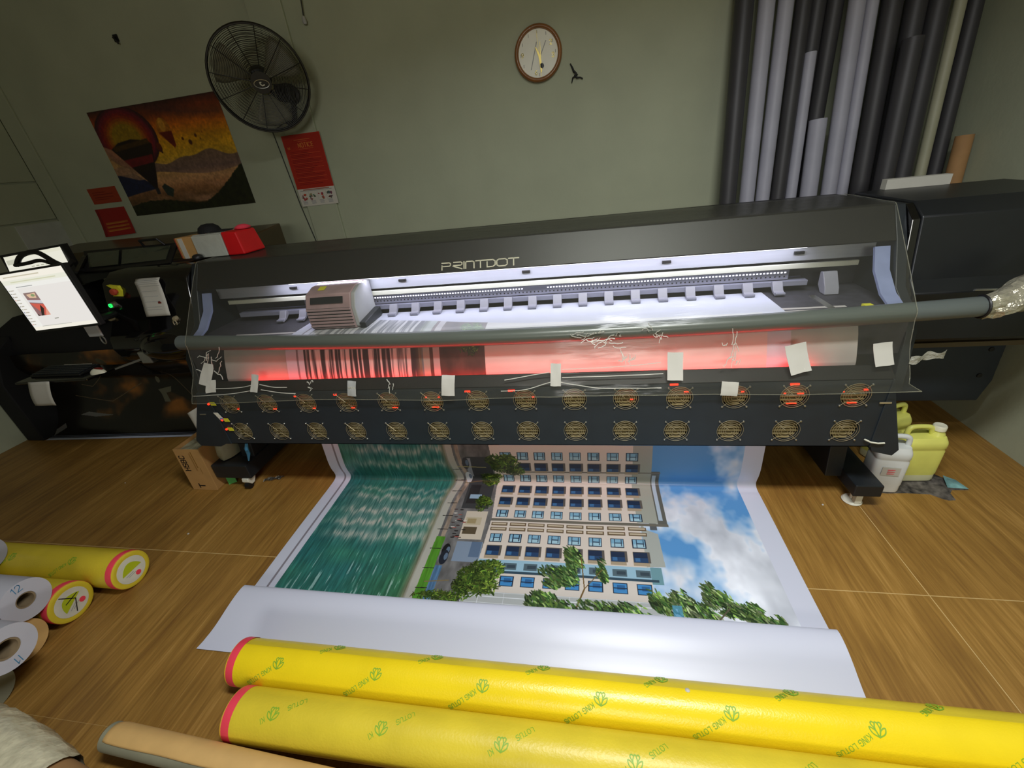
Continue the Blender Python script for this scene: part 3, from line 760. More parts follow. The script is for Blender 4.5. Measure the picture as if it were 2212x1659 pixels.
build('dryer_top', MB().prism([(DY, DT), (DY, DT-.004), (1.832, .806), (1.838, .812), (1.83, .812)], px0-.06, px1+.01), 'hood_black', PR, smooth=0)
build('dryer_bottom', MB().prism([(DY, DB), (DY, DB+.004), (1.855, DB+.03), (1.855, DB+.026)], px0, px1), 'navy_panel', PR, smooth=0)
build('dryer_back', MB().box(px0, px1, 1.826, 1.834, DB+.02, .735), 'matte_black', PR, smooth=0)
endL = [(px0, DT), (-2.19, DT), (-2.225, .70), (-2.366, .445), (-2.35, .405), (-2.21, .40), (-2.165, DB), (px0, DB)]
endR = [(px1, DT), (1.274, DT), (1.30, .69), (1.392, .405), (1.372, .372), (1.285, .395), (1.275, DB), (px1, DB)]
eL = build('end_plate', MB().prism(endL, DY-.006, DY+.06, 'y'), 'navy_panel', PR, smooth=0, bevel=0.003)
eR = build('end_plate', MB().prism(endR, DY-.006, DY+.06, 'y'), 'navy_panel', PR, smooth=0, bevel=0.003)
for x, z in ((-2.119, .705), (-2.083, .5945), (-2.085, .530)):
    build('yellow_sticker', MB().hexa([(x-.006, DY-.009, z-.011), (x+.026, DY-.009, z-.011), (x+.026, DY-.006, z-.011), (x-.006, DY-.006, z-.011), (x-.012, DY-.009, z+.011), (x+.020, DY-.009, z+.011), (x+.020, DY-.006, z+.011), (x-.012, DY-.006, z+.011)]), 'label_yellow', eL, smooth=0)
    build('indicator_lamp', MB().disc((x-.020, DY-.006, z), (0, -1, 0), .006, 12, thick=.006), 'heater_red', eL)
build('sticker', MB().hexa([(-2.115, DY-.008, .592), (-2.088, DY-.008, .592), (-2.088, DY-.006, .592), (-2.115, DY-.006, .592), (-2.14, DY-.008, .645), (-2.112, DY-.008, .645), (-2.112, DY-.006, .645), (-2.14, DY-.006, .645)]), 'label_white', eL, smooth=0, label='white and blue safety sticker')
build('sticker', MB().box(-2.112, -2.092, DY-.0095, DY-.008, .593, .607), 'label_blue', eL, smooth=0)
build('slot_trim', MB().box(-2.235, -2.195, DY-.009, DY-.005, .632, .638), 'steel', eL, smooth=0)
build('slot_trim', MB().box(1.245, 1.29, DY-.009, DY-.005, .656, .663), 'wire_steel', eR, smooth=0)
build('cable_tie', MB().tube([(1.235, DY-.010, .468), (1.26, DY-.014, .455), (1.29, DY-.016, .450), (1.318, DY-.012, .449)], .004, 8), 'white_plastic', eR)
# fan guard prototype
fg = build('fan_guard', MB(), 'wire_steel', None) if False else None
def guard_mb():
    m = MB()
    for r in (.0585, .049, .0395, .030, .020):
        m.tube([(r*math.cos(2*math.pi*k/26), 0, r*math.sin(2*math.pi*k/26)) for k in range(26)], .0009, 5, closed=True)
    for a in (45, 225): m.tube([(.074*math.cos(R_(a+90)), .001, .074*math.sin(R_(a+90))), (.006*math.cos(R_(a+90)), -.002, .006*math.sin(R_(a+90)))], .0011, 5)
    for a in (45, 225): m.tube([(.074*math.cos(R_(a)), .001, .074*math.sin(R_(a))), (.05*math.cos(R_(a)), -.001, .05*math.sin(R_(a)))], .0011, 5)
    return m
def at(mb, x, y, z):
    mb.v = [(a+x, b+y, c+z) for a, b, c in mb.v]; return mb
x, z = fxs[0], fzs[0]
GY = DY-.004
fg = build('fan_guard', at(guard_mb(), x, GY, z), 'wire_steel', PR)
for a in (45, 135, 225, 315):
    build('screw', MB().lathe([(0, -.003), (.0035, -.0025), (.005, 0), (.005, .003)], (x+.074*math.cos(R_(a)), GY, z+.074*math.sin(R_(a))), (0, 1, 0), 10), 'steel', fg)
for k in range(6):
    zz = z-.0525+k*.0185
    half = math.sqrt(max(.0001, (HR-.001)**2-(zz+.005-z)**2))
    build('slat', MB().hexa([(x-half, 1.789, zz), (x+half, 1.789, zz), (x+half, 1.803, zz+.006), (x-half, 1.803, zz+.006), (x-half, 1.787, zz+.0055), (x+half, 1.787, zz+.0055), (x+half, 1.801, zz+.0105), (x-half, 1.801, zz+.0105)]), 'slat_olive', fg, smooth=0)
for i, fx in enumerate(fxs):
    for fz in fzs:
        if i == 0 and fz == fzs[0]: continue
        dup_part(fg, fx-x, 0, fz-z, PR)
for i, dx, dz, w in ((0, .028, -.040, .016), (1, .024, -.042, .02), (2, .028, -.040, .016), (3, .02, -.040, .02), (4, .022, -.042, .03), (5, .006, -.043, .035), (5, .035, .018, .008), (5, -.034, .018, .007), (7, .04, .01, .012), (9, .028, -.012, .012), (10, .03, .025, .02), (12, .028, .006, .024), (12, -.036, .008, .008), (12, 0, -.045, .04), (13, -.046, .012, .006), (13, 0, -.045, .035), (13, .04, .02, .016), (11, .03, .02, .012)):
    build('heater_lamp', MB().cyl((fxs[i]+dx-w/2, 1.7835, fzs[0]+dz), (fxs[i]+dx+w/2, 1.7835, fzs[0]+dz), .0028, 8), 'heater_red', PR)
for xx, zz, w in ((-1.575, .742, .010), (-1.332, .748, .016), (-.597, .752, .028), (-.372, .752, .034), (.39, .768, .036), (.66, .74, .008), (.895, .758, .036)):
    build('indicator_lamp', MB().box(xx-w/2, xx+w/2, DY-.004, DY+.002, zz-.004, zz+.004), 'heater_red', PR, smooth=0)
tube_ = MB().cyl((-1.95, 1.862, .745), (1.05, 1.862, .745), .008, 10)
build('heater_tube', tube_, 'heater_red', PR)

# left housing with control buttons
LH0, LH1 = -3.02, -2.385
lprof = [(2.30, 1.385), (2.22, 1.33), (2.155, 1.10), (2.12, 1.05), (2.085, 1.00), (2.075, .94), (2.10, .87), (2.17, .80), (2.26, .76), (2.75, .76), (2.75, 1.385)]
lh = build('left_housing', MB().prism(lprof, LH0, LH1), 'gloss_black', PR, smooth=50, bevel=0.006)
def lhpt(x, z, h=0.0):
    pts = [(1.385, 2.30), (1.33, 2.22), (1.10, 2.155), (1.05, 2.12)]
    for (z1, y1), (z0, y0) in zip(pts, pts[1:]):
        if z0 <= z <= z1:
            return (x, lerp(y0, y1, (z-z0)/(z1-z0))-h, z)
    return (x, 2.12-h, z)
plate = MB(); px_, pz_ = -2.91, 1.285
plate.prism([(px_-.048, pz_+.04), (px_+.03, pz_+.03), (px_+.042, pz_), (px_+.035, pz_-.035), (px_-.04, pz_-.03), (px_-.012, pz_-.012), (px_-.012, pz_+.014)], lhpt(0, pz_)[1]-.012, lhpt(0, pz_)[1]+.02, 'y')
build('emergency_plate', plate, 'label_yellow', lh, smooth=0)
build('emergency_button', MB().lathe([(0, -.03), (.018, -.028), (.022, -.015), (.012, -.01), (.012, .02)], lhpt(px_+.008, pz_, .015), (0, 1, 0), 16), 'red_paper', lh)
b1 = build('start_button', MB().lathe([(0, -.014), (.017, -.012), (.02, 0), (.02, .03)], lhpt(-2.955, 1.205, .01), (0, 1, 0), 18), 'steel', lh)
cc = lhpt(-2.962, 1.205, .027)
build('lit_ring', MB().tube([(cc[0]+.0085*math.cos(a), cc[1], cc[2]+.0105*math.sin(a)) for a in [2*math.pi*k/16 for k in range(16)]], .0026, 6, closed=True), 'led_green', b1)
build('reset_button', MB().lathe([(0, -.014), (.017, -.012), (.02, 0), (.02, .03)], lhpt(-3.0, 1.128, .01), (0, 1, 0), 18), 'wire_steel', lh)
kc = lhpt(-2.52, 1.10, .008)
kl = build('key_lock', MB().lathe([(0, -.012), (.014, -.01), (.017, 0), (.017, .03)], kc, (0, 1, 0), 16), 'wire_steel', lh)
build('key', MB().tube([(kc[0]+.012*math.cos(a), kc[1]-.014, kc[2]-.022+.017*math.sin(a)) for a in [2*math.pi*k/14 for k in range(14)]], .003, 6, closed=True), 'wire_steel', kl)
dome = MB()
def dm(u, v):
    a, b = 2*math.pi*u, math.pi*(v-.5)
    return (-2.63+.215*math.cos(b)*math.cos(a), 2.135+.115*math.cos(b)*math.sin(a), .935+.10*math.sin(b))
build('rounded_cover', dome.grid(dm, 32, 16), 'gloss_black', lh, smooth=180, label='bulging gloss black lower cover')
# two-pane tinted lid on the left housing
lidP = [(-3.46, 2.50, 1.36), (-2.66, 2.42, 1.385), (-2.68, 2.56, 1.49), (-3.52, 2.60, 1.49)]
def lidpt(u, v, h=0):
    a = [lerp(lidP[0][k], lidP[1][k], u) for k in range(3)]; b = [lerp(lidP[3][k], lidP[2][k], u) for k in range(3)]
    q = [lerp(a[k], b[k], v) for k in range(3)]; return (q[0], q[1]-h*.6, q[2]+h*.8)
lid = build('lid', MB().hexa([lidpt(0, 0), lidpt(1, 0), lidpt(1, 1), lidpt(0, 1), lidpt(0, 0, .012), lidpt(1, 0, .012), lidpt(1, 1, .012), lidpt(0, 1, .012)]), 'black_plastic', PR, smooth=0, bevel=.003)
for u0, u1 in ((.05, .40), (.44, .94)):
    build('pane', MB().hexa([lidpt(u0, .18, .012), lidpt(u1, .18, .012), lidpt(u1, .86, .012), lidpt(u0, .86, .012), lidpt(u0, .18, .016), lidpt(u1, .18, .016), lidpt(u1, .86, .016), lidpt(u0, .86, .016)]), 'glass_tint', lid, smooth=0)
build('handle', MB().tube([lidpt(.66, .96, .01), lidpt(.67, 1.0, .055), lidpt(.85, 1.0, .055), lidpt(.87, .96, .01)], .008, 8), 'black_plastic', lid)
build('side_cover', MB().prism([(2.30, 1.36), (2.42, 1.36), (2.55, 1.47), (2.7, 1.47), (2.7, 1.30), (2.3, 1.30)], -3.50, -3.46), 'gloss_black', PR, smooth=0)

# right housing
RH0, RH1 = 1.437, 2.16
rprof = [(2.30, 1.400), (2.215, 1.345), (2.165, 1.075), (2.11, 1.025), (2.12, .985), (2.17, .965), (2.19, .765), (2.215, .74), (2.78, .74), (2.78, 1.400)]
rh = build('right_housing', MB().prism(rprof, RH0+.03, RH1), 'side_black', PR, smooth=30, bevel=0.006)
build('housing_bezel', MB().prism([(2.295, 1.392), (2.22, 1.335), (2.17, 1.08), (2.12, 1.02), (2.12, .9), (2.7, .9), (2.7, 1.39)], RH0-.003, RH0+.03), 'gloss_black', PR, smooth=0, bevel=0.003)
build('edge_highlight', MB().tube([(1.70, 2.112, 1.031), (1.88, 2.110, 1.026)], .005, 8), 'steel', rh)  # thin bright tube put in as the highlight along the chamfer
build('lower_cabinet', MB().prism([(2.197+.02, .70), (2.235, .385), (2.205, .255), (1.45, .255), (1.45, .70)], 2.44, 2.74, 'y'), 'navy_panel', PR, smooth=0, bevel=0.005)
build('cabinet_ledge', MB().box(1.45, 2.20, 2.25, 2.50, .69, .715), 'brown_top', PR, smooth=0)
for z in (.58, .42): build('bolt', MB().lathe([(0, -.006), (.012, -.005), (.014, 0)], (2.16, 2.44, z), (0, 1, 0), 12), 'black_plastic', PR)

# legs
lgR = build('leg', MB().prism([(1.93, .11), (2.42, .11), (2.32, .60), (2.0, .60)], 1.225, 1.305), 'black_metal', PR, smooth=0, bevel=0.004)
build('cap', MB().lathe([(0, -.003), (.018, -.002), (.018, .001)], (1.305, 1.975, .24), (1, 0, 0), 20), 'paper_grey', lgR)
build('foot_beam', MB().box(1.30, 1.425, 1.805, 2.62, .085, .155), 'black_metal', PR, smooth=0, bevel=0.005)
lgL = build('leg', MB().prism([(1.93, .11), (2.42, .11), (2.32, .60), (2.0, .60)], -2.30, -2.205), 'black_metal', PR, smooth=0, bevel=0.004)
build('foot_beam', MB().box(-2.46, -2.195, 1.84, 2.55, .085, .19), 'black_metal', PR, smooth=0, bevel=0.005)
build('tie_strap', MB().tube([(-2.055, 1.80, .405), (-2.075, 1.80, .36), (-2.085, 1.81, .36), (-2.10, 1.82, .31), (-2.135, 1.83, .245)], [.008, .012, .013, .011, .004], 8), 'strap_blue', PR)
def caster(x, y, dy=0.0):
    c = build('caster', MB().prism([(y-.03, .085), (y+.03, .085), (y+.035, .062), (y+.012, .030), (y-.012, .030), (y-.035, .062)], x-.024, x+.024), 'white_plastic', PR, smooth=40, bevel=0.003)
    build('wheel', MB().cyl((x-.015, y-.018, .025), (x+.015, y-.018, .025), .025, 20), 'black_plastic', c)
    return c
caster(-2.245, 1.865); caster(-2.245, 2.45); caster(1.36, 2.5)
c4 = build('levelling_foot', MB().lathe([(0, 0), (.042, 0), (.045, .006), (.038, .016), (.014, .022), (.014, .085)], (1.346, 1.868, .0005), (0, 0, 1), 28), 'white_plastic', PR)
build('caster_fork', MB().box(1.335, 1.365, 1.828, 1.85, .02, .085), 'white_plastic', c4, smooth=0)
# gantry cover plate stickers

# ================================================================== pipe and clear dust sheet over the press
def pipe_z(x):
    t = (x+.33)/1.93
    return .988+.046*min(1.4, t*t)
PIPE_Y, PIPE_R = 1.898, .041
pp = [(-2.27+3.85*k/24, PIPE_Y, pipe_z(-2.27+3.85*k/24)) for k in range(25)]
pipe = build('plastic_pipe', MB().tube(pp, PIPE_R, 20), 'pvc_grey', label='long grey plastic pipe lying across the front of the printer under clear sheet', cat='pipe')
wr_ = random.Random(5)
rings = []
for k in range(13):
    x = 1.575+k*.026
    rings.append((x, PIPE_Y+.02*k*.05+.02*(k/12), pipe_z(1.57)-.004+.14*(k/12)**1.4, .043+.036*min(1, k/7)))
mbw = MB(); nseg = 22; vv = []
for (x, y, z, r) in rings:
    for s in range(nseg):
        a = 2*math.pi*s/nseg; rr = r*(1+.26*(wr_.random()-.5)+.06*math.sin(3*a+x*40))
        vv.append((x+.012*(wr_.random()-.5), y+rr*math.cos(a), z+rr*math.sin(a)))
ff = [(i*nseg+s, i*nseg+(s+1) % nseg, (i+1)*nseg+(s+1) % nseg, (i+1)*nseg+s) for i in range(len(rings)-1) for s in range(nseg)]
ff += [tuple((len(rings)-1)*nseg+s for s in range(nseg))]
mbw.add(vv, ff)
build('film_wrap', mbw, 'film_silver', pipe, smooth=20, label='crumpled silvery film wrapped round the right end')
build('rubber_band', MB().tube([(1.574, PIPE_Y+.0445*math.cos(a), pipe_z(1.57)+.0445*math.sin(a)) for a in [2*math.pi*k/20 for k in range(20)]], .005, 6, closed=True), 'black_plastic', pipe)

def sheet_profile(x):
    pz = pipe_z(x); r = PIPE_R+.0035
    P = [(2.72, 1.4035), (2.50, 1.4025), (2.34, 1.4022), (2.292, 1.402), (2.278, 1.392)]
    a0 = math.atan2(1.39-pz, 2.278-PIPE_Y)+math.acos(min(1, r/math.hypot(1.39-pz, 2.278-PIPE_Y)))
    a0 = math.pi/2-0.0 if a0 < 0 else a0
    for k in range(7):
        a = a0+(R_(196)-a0)*k/6
        P.append((PIPE_Y+r*math.cos(a), pz+r*math.sin(a)))
    P += [(1.832, .90), (1.800, .835), (1.776, .795), (1.762, .765), (1.757, .745), (1.752, .728)]
    return P
def sheet_edges(v):
    if v < .235: return -2.338, 1.390
    if v < .66:
        k = min(1, (v-.235)/.06); return lerp(-2.338, -2.195, k), lerp(1.390, 1.325, k)
    k = (v-.66)/.34; return lerp(-2.195, -2.218, k), lerp(1.325, 1.318, k)
sn = random.Random(3)
WR = [(sn.uniform(-2.2, 1.3), sn.uniform(.6, 1.0), sn.uniform(.03, .12), sn.uniform(-.008, .008)) for _ in range(60)]
def sheet_pt(x, t):
    P = sheet_profile(x); f = t*(len(P)-1); i = min(int(f), len(P)-2); f -= i
    y, z = lerp(P[i][0], P[i+1][0], f), lerp(P[i][1], P[i+1][1], f)
    return y, z
nx, ntt = 150, 54
def sheet_fn(u, v):
    e0, e1 = sheet_edges(v); x = lerp(e0, e1, u); y, z = sheet_pt(x, v)
    if v < .3:
        z += .0012*math.sin(x*5)+.0008*math.sin(x*17+v*60)
    if v > .62:
        k = min(1, (v-.62)/.2)
        d = sum(a*math.exp(-((x-cx)/w)**2-((v-cv)/.09)**2) for cx, cv, w, a in WR)
        y -= k*(abs(d)*1.0+.0015*(1+math.sin(x*7+v*14))+.001*(1+math.sin(x*31)))
    if v > .94:
        y -= .006*(math.sin(x*6.0)*.5+.5)*(v-.94)/.06; z += .006*math.sin(x*4+1)*(v-.94)/.06
    if v > .9: x += .05*max(0, u-.97)/.03*(v-.9)/.1
    return (x, y, z)
sheet = build('clear_sheet', MB().grid(sheet_fn, nx, ntt), 'clear_plastic', smooth=180, label='clear plastic dust sheet draped from the printer hood over the pipe and fans', cat='plastic sheet')
def hem(v): return [sheet_fn(k/80, v) for k in range(81)]
build('hem', MB().tube(hem(1.0), .0020, 5), 'hem_film', sheet, smooth=60)
build('hem', MB().tube([sheet_fn(0.0, v/40) for v in range(41)], .0015, 5), 'hem_film', sheet, smooth=60)
build('hem', MB().tube([sheet_fn(1.0, v/40) for v in range(41)], .0015, 5), 'hem_film', sheet, smooth=60)
# loose tail of the sheet past the right housing
tail = MB().grid(lambda u, v: (1.315+.13*u, 1.79-.01*math.sin(u*9)+.02*u, .868-.032*v+.016*u+.005*math.sin(u*14+v*3)), 12, 4)
build('loose_tail', tail, 'crumpled_film', sheet, smooth=180)
# crumpled spots in the film; pale strokes stand for their glints
def blob_strokes(cx, cz, w, h, n, seed):
    rr = random.Random(seed); out = []
    for k in range(n):
        a = rr.random()*6.28; px, pz = cx+(rr.random()-.5)*w, cz+(rr.random()-.5)*h; pl = [(px, pz)]
        for q in range(5):
            a += rr.uniform(-.9, .9); px += math.cos(a)*w*.12; pz += math.sin(a)*h*.16; pl.append((px, pz))
        out.append(pl)
    return out
def onsheet(x, z, h=0.0):
    lo, hi = .60, 1.0
    for _ in range(26):
        m = (lo+hi)/2
        if sheet_pt(x, m)[1] > z: lo = m
        else: hi = m
    e0, e1 = sheet_edges(lo); u = min(1, max(0, (x-e0)/(e1-e0)))
    p = sheet_fn(u, lo)
    return (x, p[1]-.0014-h, z)
cr_ = MB()
for cx, cz, w, h, n, sd in ((-.02, .985, .10, .05, 9, 1), (.07, .965, .11, .05, 9, 2), (.31, .985, .07, .05, 7, 3), (.18, .885, .05, .06, 8, 4), (.14, .995, .03, .03, 3, 5), (.63, .90, .04, .10, 9, 6), (-2.05, .93, .12, .10, 10, 7), (.655, .86, .02, .03, 3, 8), (-1.45, .81, .03, .04, 4, 9), (-1.0, .80, .03, .04, 4, 10)):
    cr_.ribbon(blob_strokes(cx, cz, w, h, n, sd), .0026, onsheet, .003)
for pts in ([(-2.2, .765), (-2.0, .77), (-1.86, .782), (-1.80, .79)], [(-1.76, .79), (-1.66, .776), (-1.55, .769)], [(-2.05, .80), (-1.9, .802), (-1.82, .812)], [(-1.77, .815), (-1.68, .80), (-1.6, .80)], [(-.42, .76), (-.30, .765), (-.20, .79), (-.15, .80), (-.08, .785), (.05, .768), (.2, .764), (.33, .764)], [(-.12, .85), (.05, .85), (.2, .855), (.33, .865)], [(-.12, .815), (.1, .815), (.34, .82)], [(-.4, .81), (-.28, .825), (-.18, .838)]):
    cr_.ribbon([catmull(pts, 5)], .0024, onsheet, .003)
build('crease', cr_, 'crease_glint', sheet, smooth=0, kind='stuff', label='creases and crumples in the film, their glints drawn pale')

# tape patches holding the sheet
TAPE = [(-2.105, .875, .075, .115, -14, 'paper', 'pointed white paper tape at the left end of the clear sheet'),
        (-2.078, .812, .062, .060, 2, 'paper', 'small square white paper tape overlapping the pointed one at the left sheet end'),
        (-1.800, .822, .045, .085, -6, 'paper', 'narrow white paper tape over the second fan column from the left'),
        (-1.216, .788, .050, .072, -3, 'paper_grey', 'grey paper tape with three white letters on the clear sheet'),
        (-.689, .792, .068, .092, -3, 'paper', 'white paper tape with a small ink spot, left of the sheet middle'),
        (-.150, .828, .050, .098, -2, 'paper', 'tall white paper tape at the middle of the clear sheet'),
        (.393, .850, .068, .112, -2, 'paper', 'large white paper tape below the shiny film crumples'),
        (.623, .752, .070, .062, -4, 'paper', 'low square white paper tape touching a top-row fan guard'),
        (.899, .868, .084, .116, 12, 'paper', 'tilted large white paper tape over the pale right end of the red apron'),
        (1.224, .874, .070, .088, 6, 'paper', 'white paper tape at the right end of the clear sheet')]
tro = random.Random(9)
for i, (x, z, w, h, ang, mat, lab) in enumerate(TAPE):
    ca, sa = math.cos(R_(ang)), math.sin(R_(ang))
    def tp(u, v, lift):
        a, b = (u-.5)*w, (v-.5)*h
        if i == 0 and v > .5: a += .5*(v-.5)*w*.6; a *= 1-.5*(v-.5)
        X, Z = x+a*ca-b*sa, z+a*sa+b*ca
        p = onsheet(X, max(.735, min(.985, Z)), .0035+lift+.0012*math.sin(u*7+v*5+i))
        return (p[0], p[1], Z)
    m = MB(); n_ = 5
    top = [tp(a/n_, b/n_, .0014) for b in range(n_+1) for a in range(n_+1)]; bot = [tp(a/n_, b/n_, 0) for b in range(n_+1) for a in range(n_+1)]
    N = (n_+1)**2
    q = [(b*(n_+1)+a, b*(n_+1)+a+1, (b+1)*(n_+1)+a+1, (b+1)*(n_+1)+a) for b in range(n_) for a in range(n_)]
    rim = [b for b in range(n_)]
    edge = [(a, a+1) for a in range(n_)]+[(b*(n_+1)+n_, (b+1)*(n_+1)+n_) for b in range(n_)]+[(n_*(n_+1)+a+1, n_*(n_+1)+a) for a in reversed(range(n_))]+[((b+1)*(n_+1), b*(n_+1)) for b in reversed(range(n_))]
    m.add(top+bot, q+[tuple(N+k for k in reversed(f)) for f in q]+[(a, N+a, N+b, b) for a, b in edge])
    o = build('paper_tape', m, mat, smooth=60, label=lab, cat='tape', group='paper tape patches on the clear sheet')
    if mat == 'paper_grey':
        w_ = text_width('STA', .017)
        build('lettering', MB().ribbon([[(px-w_/2+.004, py) for px, py in pl] for pl in stroke_text('STA', .017)], .003, lambda u, v, hh: (x+u, tp(.5+u/w, .5, .0016+hh)[1], z+v-.006), .0006), 'label_white', o, smooth=0)

# ================================================================== things on the back wall
# --- clock
ck = thing('wall_clock', (-.286, YB, 2.369), 'round wall clock with a brown wooden rim on the back wall', 'clock')
cxk, czk = -.286, 2.369
def cprof(c, prof, n=48): return MB().lathe(prof, c, (0, -1, 0), n)
build('rim', cprof((cxk, YB, czk), [(.160, 0), (.163, .02), (.158, .034), (.148, .040), (.140, .036), (.134, .026), (.134, .0)]), 'clock_wood', ck, smooth=60)
fc = build('dial', MB().disc((cxk, YB-.002, czk), (0, -1, 0), .136, 48, thick=.020), 'clock_face', ck)
marks = MB()
for k in range(12):
    a = 2*math.pi*k/12
    if k in (4, 5, 7): continue
    marks.prism([(cxk+.118*math.sin(a)-.002, czk+.118*math.cos(a)-.009), (cxk+.118*math.sin(a)+.002, czk+.118*math.cos(a)-.009), (cxk+.118*math.sin(a)+.002, czk+.118*math.cos(a)+.009), (cxk+.118*math.sin(a)-.002, czk+.118*math.cos(a)+.009)], YB-.0235, YB-.022, 'y')
build('hour_mark', marks, 'paper_grey', ck, smooth=0, kind='stuff')
for ch, a in (('2', 60), ('9', 270), ('6', 190), ('3', 100)):
    s_ = [[(px-.01+cxk+.105*math.sin(R_(a)), py-.013+czk+.105*math.cos(R_(a))) for px, py in pl] for pl in stroke_text(ch, .026)]
    build('numeral', MB().ribbon(s_, .004, lambda u, v, h: (u, YB-.022-h, v), .0012), 'gold', ck, smooth=0)
for u, l, off in ((-.045, .15, -.01), (.018, .09, .02)):
    build('dial_print', MB().prism([(cxk+u-.012, czk+off-l/2), (cxk+u-.006, czk+off-l/2), (cxk+u+.042, czk+off+l/2), (cxk+u+.036, czk+off+l/2)], YB-.0232, YB-.022, 'y'), 'paper_grey', ck, smooth=0)
hx, hz = cxk+.016, czk-.078
build('hand', MB().prism([(hx-.004, hz-.02), (hx+.006, hz-.02), (hx+.002, hz+.06), (hx-.028, hz+.115), (hx-.033, hz+.112), (hx-.014, hz+.06)], YB-.029, YB-.027, 'y'), 'gold', ck, smooth=0)
build('hand', MB().prism([(hx-.003, hz-.03), (hx+.003, hz-.03), (hx+.002, hz+.14), (hx-.001, hz+.14)], YB-.032, YB-.030, 'y'), 'gold', ck, smooth=0)
build('second_hand', MB().prism([(hx-.002, hz-.055), (hx, hz-.055), (hx-.018, hz+.20), (hx-.020, hz+.20)], YB-.034, YB-.033, 'y'), 'gold', ck, smooth=0)
build('hub', MB().disc((hx+.006, YB-.022, hz+.008), (0, -1, 0), .014, 20, thick=.010), 'black_metal', ck)
build('glass', MB().disc((cxk, YB-.0365, czk), (0, -1, 0), .1385, 48, thick=.0015), 'clock_glass', ck)

# --- dark twisted wire hook right of the clock
gk = MB()
gk.tube([(-.072, YB-.008, 2.288), (-.058, YB-.012, 2.262), (-.048, YB-.014, 2.238)], [.004, .006, .007], 8)
gk.tube([(-.05, YB-.014, 2.242), (-.034, YB-.022, 2.228), (-.042, YB-.018, 2.212), (-.058, YB-.014, 2.206), (-.066, YB-.008, 2.178)], [.008, .007, .006, .005, .003], 8)
gk.tube([(-.044, YB-.014, 2.222), (-.03, YB-.02, 2.203), (-.008, YB-.014, 2.203), (.010, YB-.010, 2.194)], [.007, .006, .004, .005], 8)
gk.tube([(-.04, YB-.014, 2.218), (-.022, YB-.016, 2.222)], [.007, .003], 8)
build('twisted_wire', gk, 'cable', smooth=60, label='small dark twisted wire knot stuck on the wall right of the clock', cat='wire')

# --- wall fan
fc0 = Vector((-2.142, 3.20, 2.401)); th, ph, FR = R_(33.3), R_(-18.6), .300
fn_ = Vector((math.sin(th)*math.cos(ph), -math.cos(th)*math.cos(ph), math.sin(ph)))
fu = fn_.cross(Vector((0, 0, 1))).normalized(); fv = fu.cross(fn_).normalized()
def fp(r, a, d=0.0): return fc0+(fu*math.cos(a)+fv*math.sin(a))*r+fn_*d
FAN = thing('wall_fan', (-2.165, YB, 2.30), 'black caged industrial fan on a wall arm above the red notice', 'fan')
def domed(r, d0, sgn): return d0+sgn*.055*(1-(r/FR)**2)
N_ = 48
rim = MB()
for d in (-.03, .0, .02): rim.tube([fp(FR, 2*math.pi*k/N_, d) for k in range(N_)], .0065, 6, closed=True)
build('cage_rim', rim, 'fan_black', FAN)
fr = MB()
for k in range(26):
    r = .075+.0086*k
    fr.tube([fp(r, 2*math.pi*i/40, domed(r, .02, 1)) for i in range(40)], .0018, 4, closed=True)
build('cage_ring', fr, 'fan_black', FAN, smooth=60, kind='stuff', label='close rings of the front wire cage')
for k in range(12):
    a = 2*math.pi*k/12+.2
    build('cage_spoke', MB().tube([fp(r, a, domed(r, .02, 1)-.002) for r in (.05, .12, .2, .26, FR)], .0028, 5), 'fan_black', FAN)
br = MB()
for k in range(13):
    r = .09+.017*k
    br.tube([fp(r, 2*math.pi*i/36, domed(r, -.03, -1)) for i in range(36)], .0015, 4, closed=True)
build('rear_cage', br, 'fan_black', FAN, smooth=60, kind='stuff', label='rings of the rear wire cage')
def fdisc(r, d0, d1, n=32): return MB().cyl(fp(0, 0, d0), fp(0, 0, d1), r, n)
hubp = build('hub_plate', fdisc(.062, .066, .078), 'fan_black', FAN)
badge = MB()
def fpe(u, v, d): return fc0+fu*u+fv*v+fn_*d
def badge_ell(d): return [fpe(.046*math.cos(2*math.pi*k/32), .024*math.sin(2*math.pi*k/32)-.006, d) for k in range(32)]
badge.tube(badge_ell(.0795), .0022, 6, closed=True)
build('badge_ring', badge, 'steel', hubp)
build('badge_mark', MB().ribbon([[(-.014, -.008), (-.002, -.012), (.008, -.004), (.010, .006), (.002, .006)]], .006, lambda u, v, h: fpe(u, v-.004, .0785+h), .0012), 'label_white', hubp, smooth=0)
for k in range(3):
    a0 = 2*math.pi*k/3+.45
    def bl(u, v):
        r = lerp(.05, .268, u); wdt = lerp(.35, .62, math.sin(u*2.2)); a = a0+(v-.5)*wdt*1.6
        return fp(r, a, -.005+(v-.5)*.05)
    build('blade', MB().grid(bl, 8, 8), 'fan_blade', FAN, smooth=180, solid=.003)
build('motor', MB().lathe([(0, -.17), (.05, -.17), (.068, -.15), (.072, -.08), (.06, -.05), (.03, -.04), (.03, .05)], fc0, fn_, 28), 'fan_black', FAN)
mp_ = fc0-fn_*.12
foot = Vector((-2.165, YB-.028, 2.36))
build('wall_arm', MB().tube([mp_, mp_+Vector((.03, .02, -.10)), Vector((-2.205, 3.42, 2.20)), Vector((-2.20, 3.49, 2.165)), Vector((-2.185, 3.54, 2.20)), foot], [.024, .026, .02, .018, .018, .02], 10), 'fan_black', FAN)
build('wall_plate', MB().lathe([(0, .028), (.05, .026), (.062, .018), (.062, -.012)], foot, (0, -1, 0), 24), 'fan_black', FAN)
build('control_box', MB().box(-2.235, -2.12, 3.46, 3.55, 2.315, 2.42), 'fan_black', FAN, smooth=0, bevel=.012)
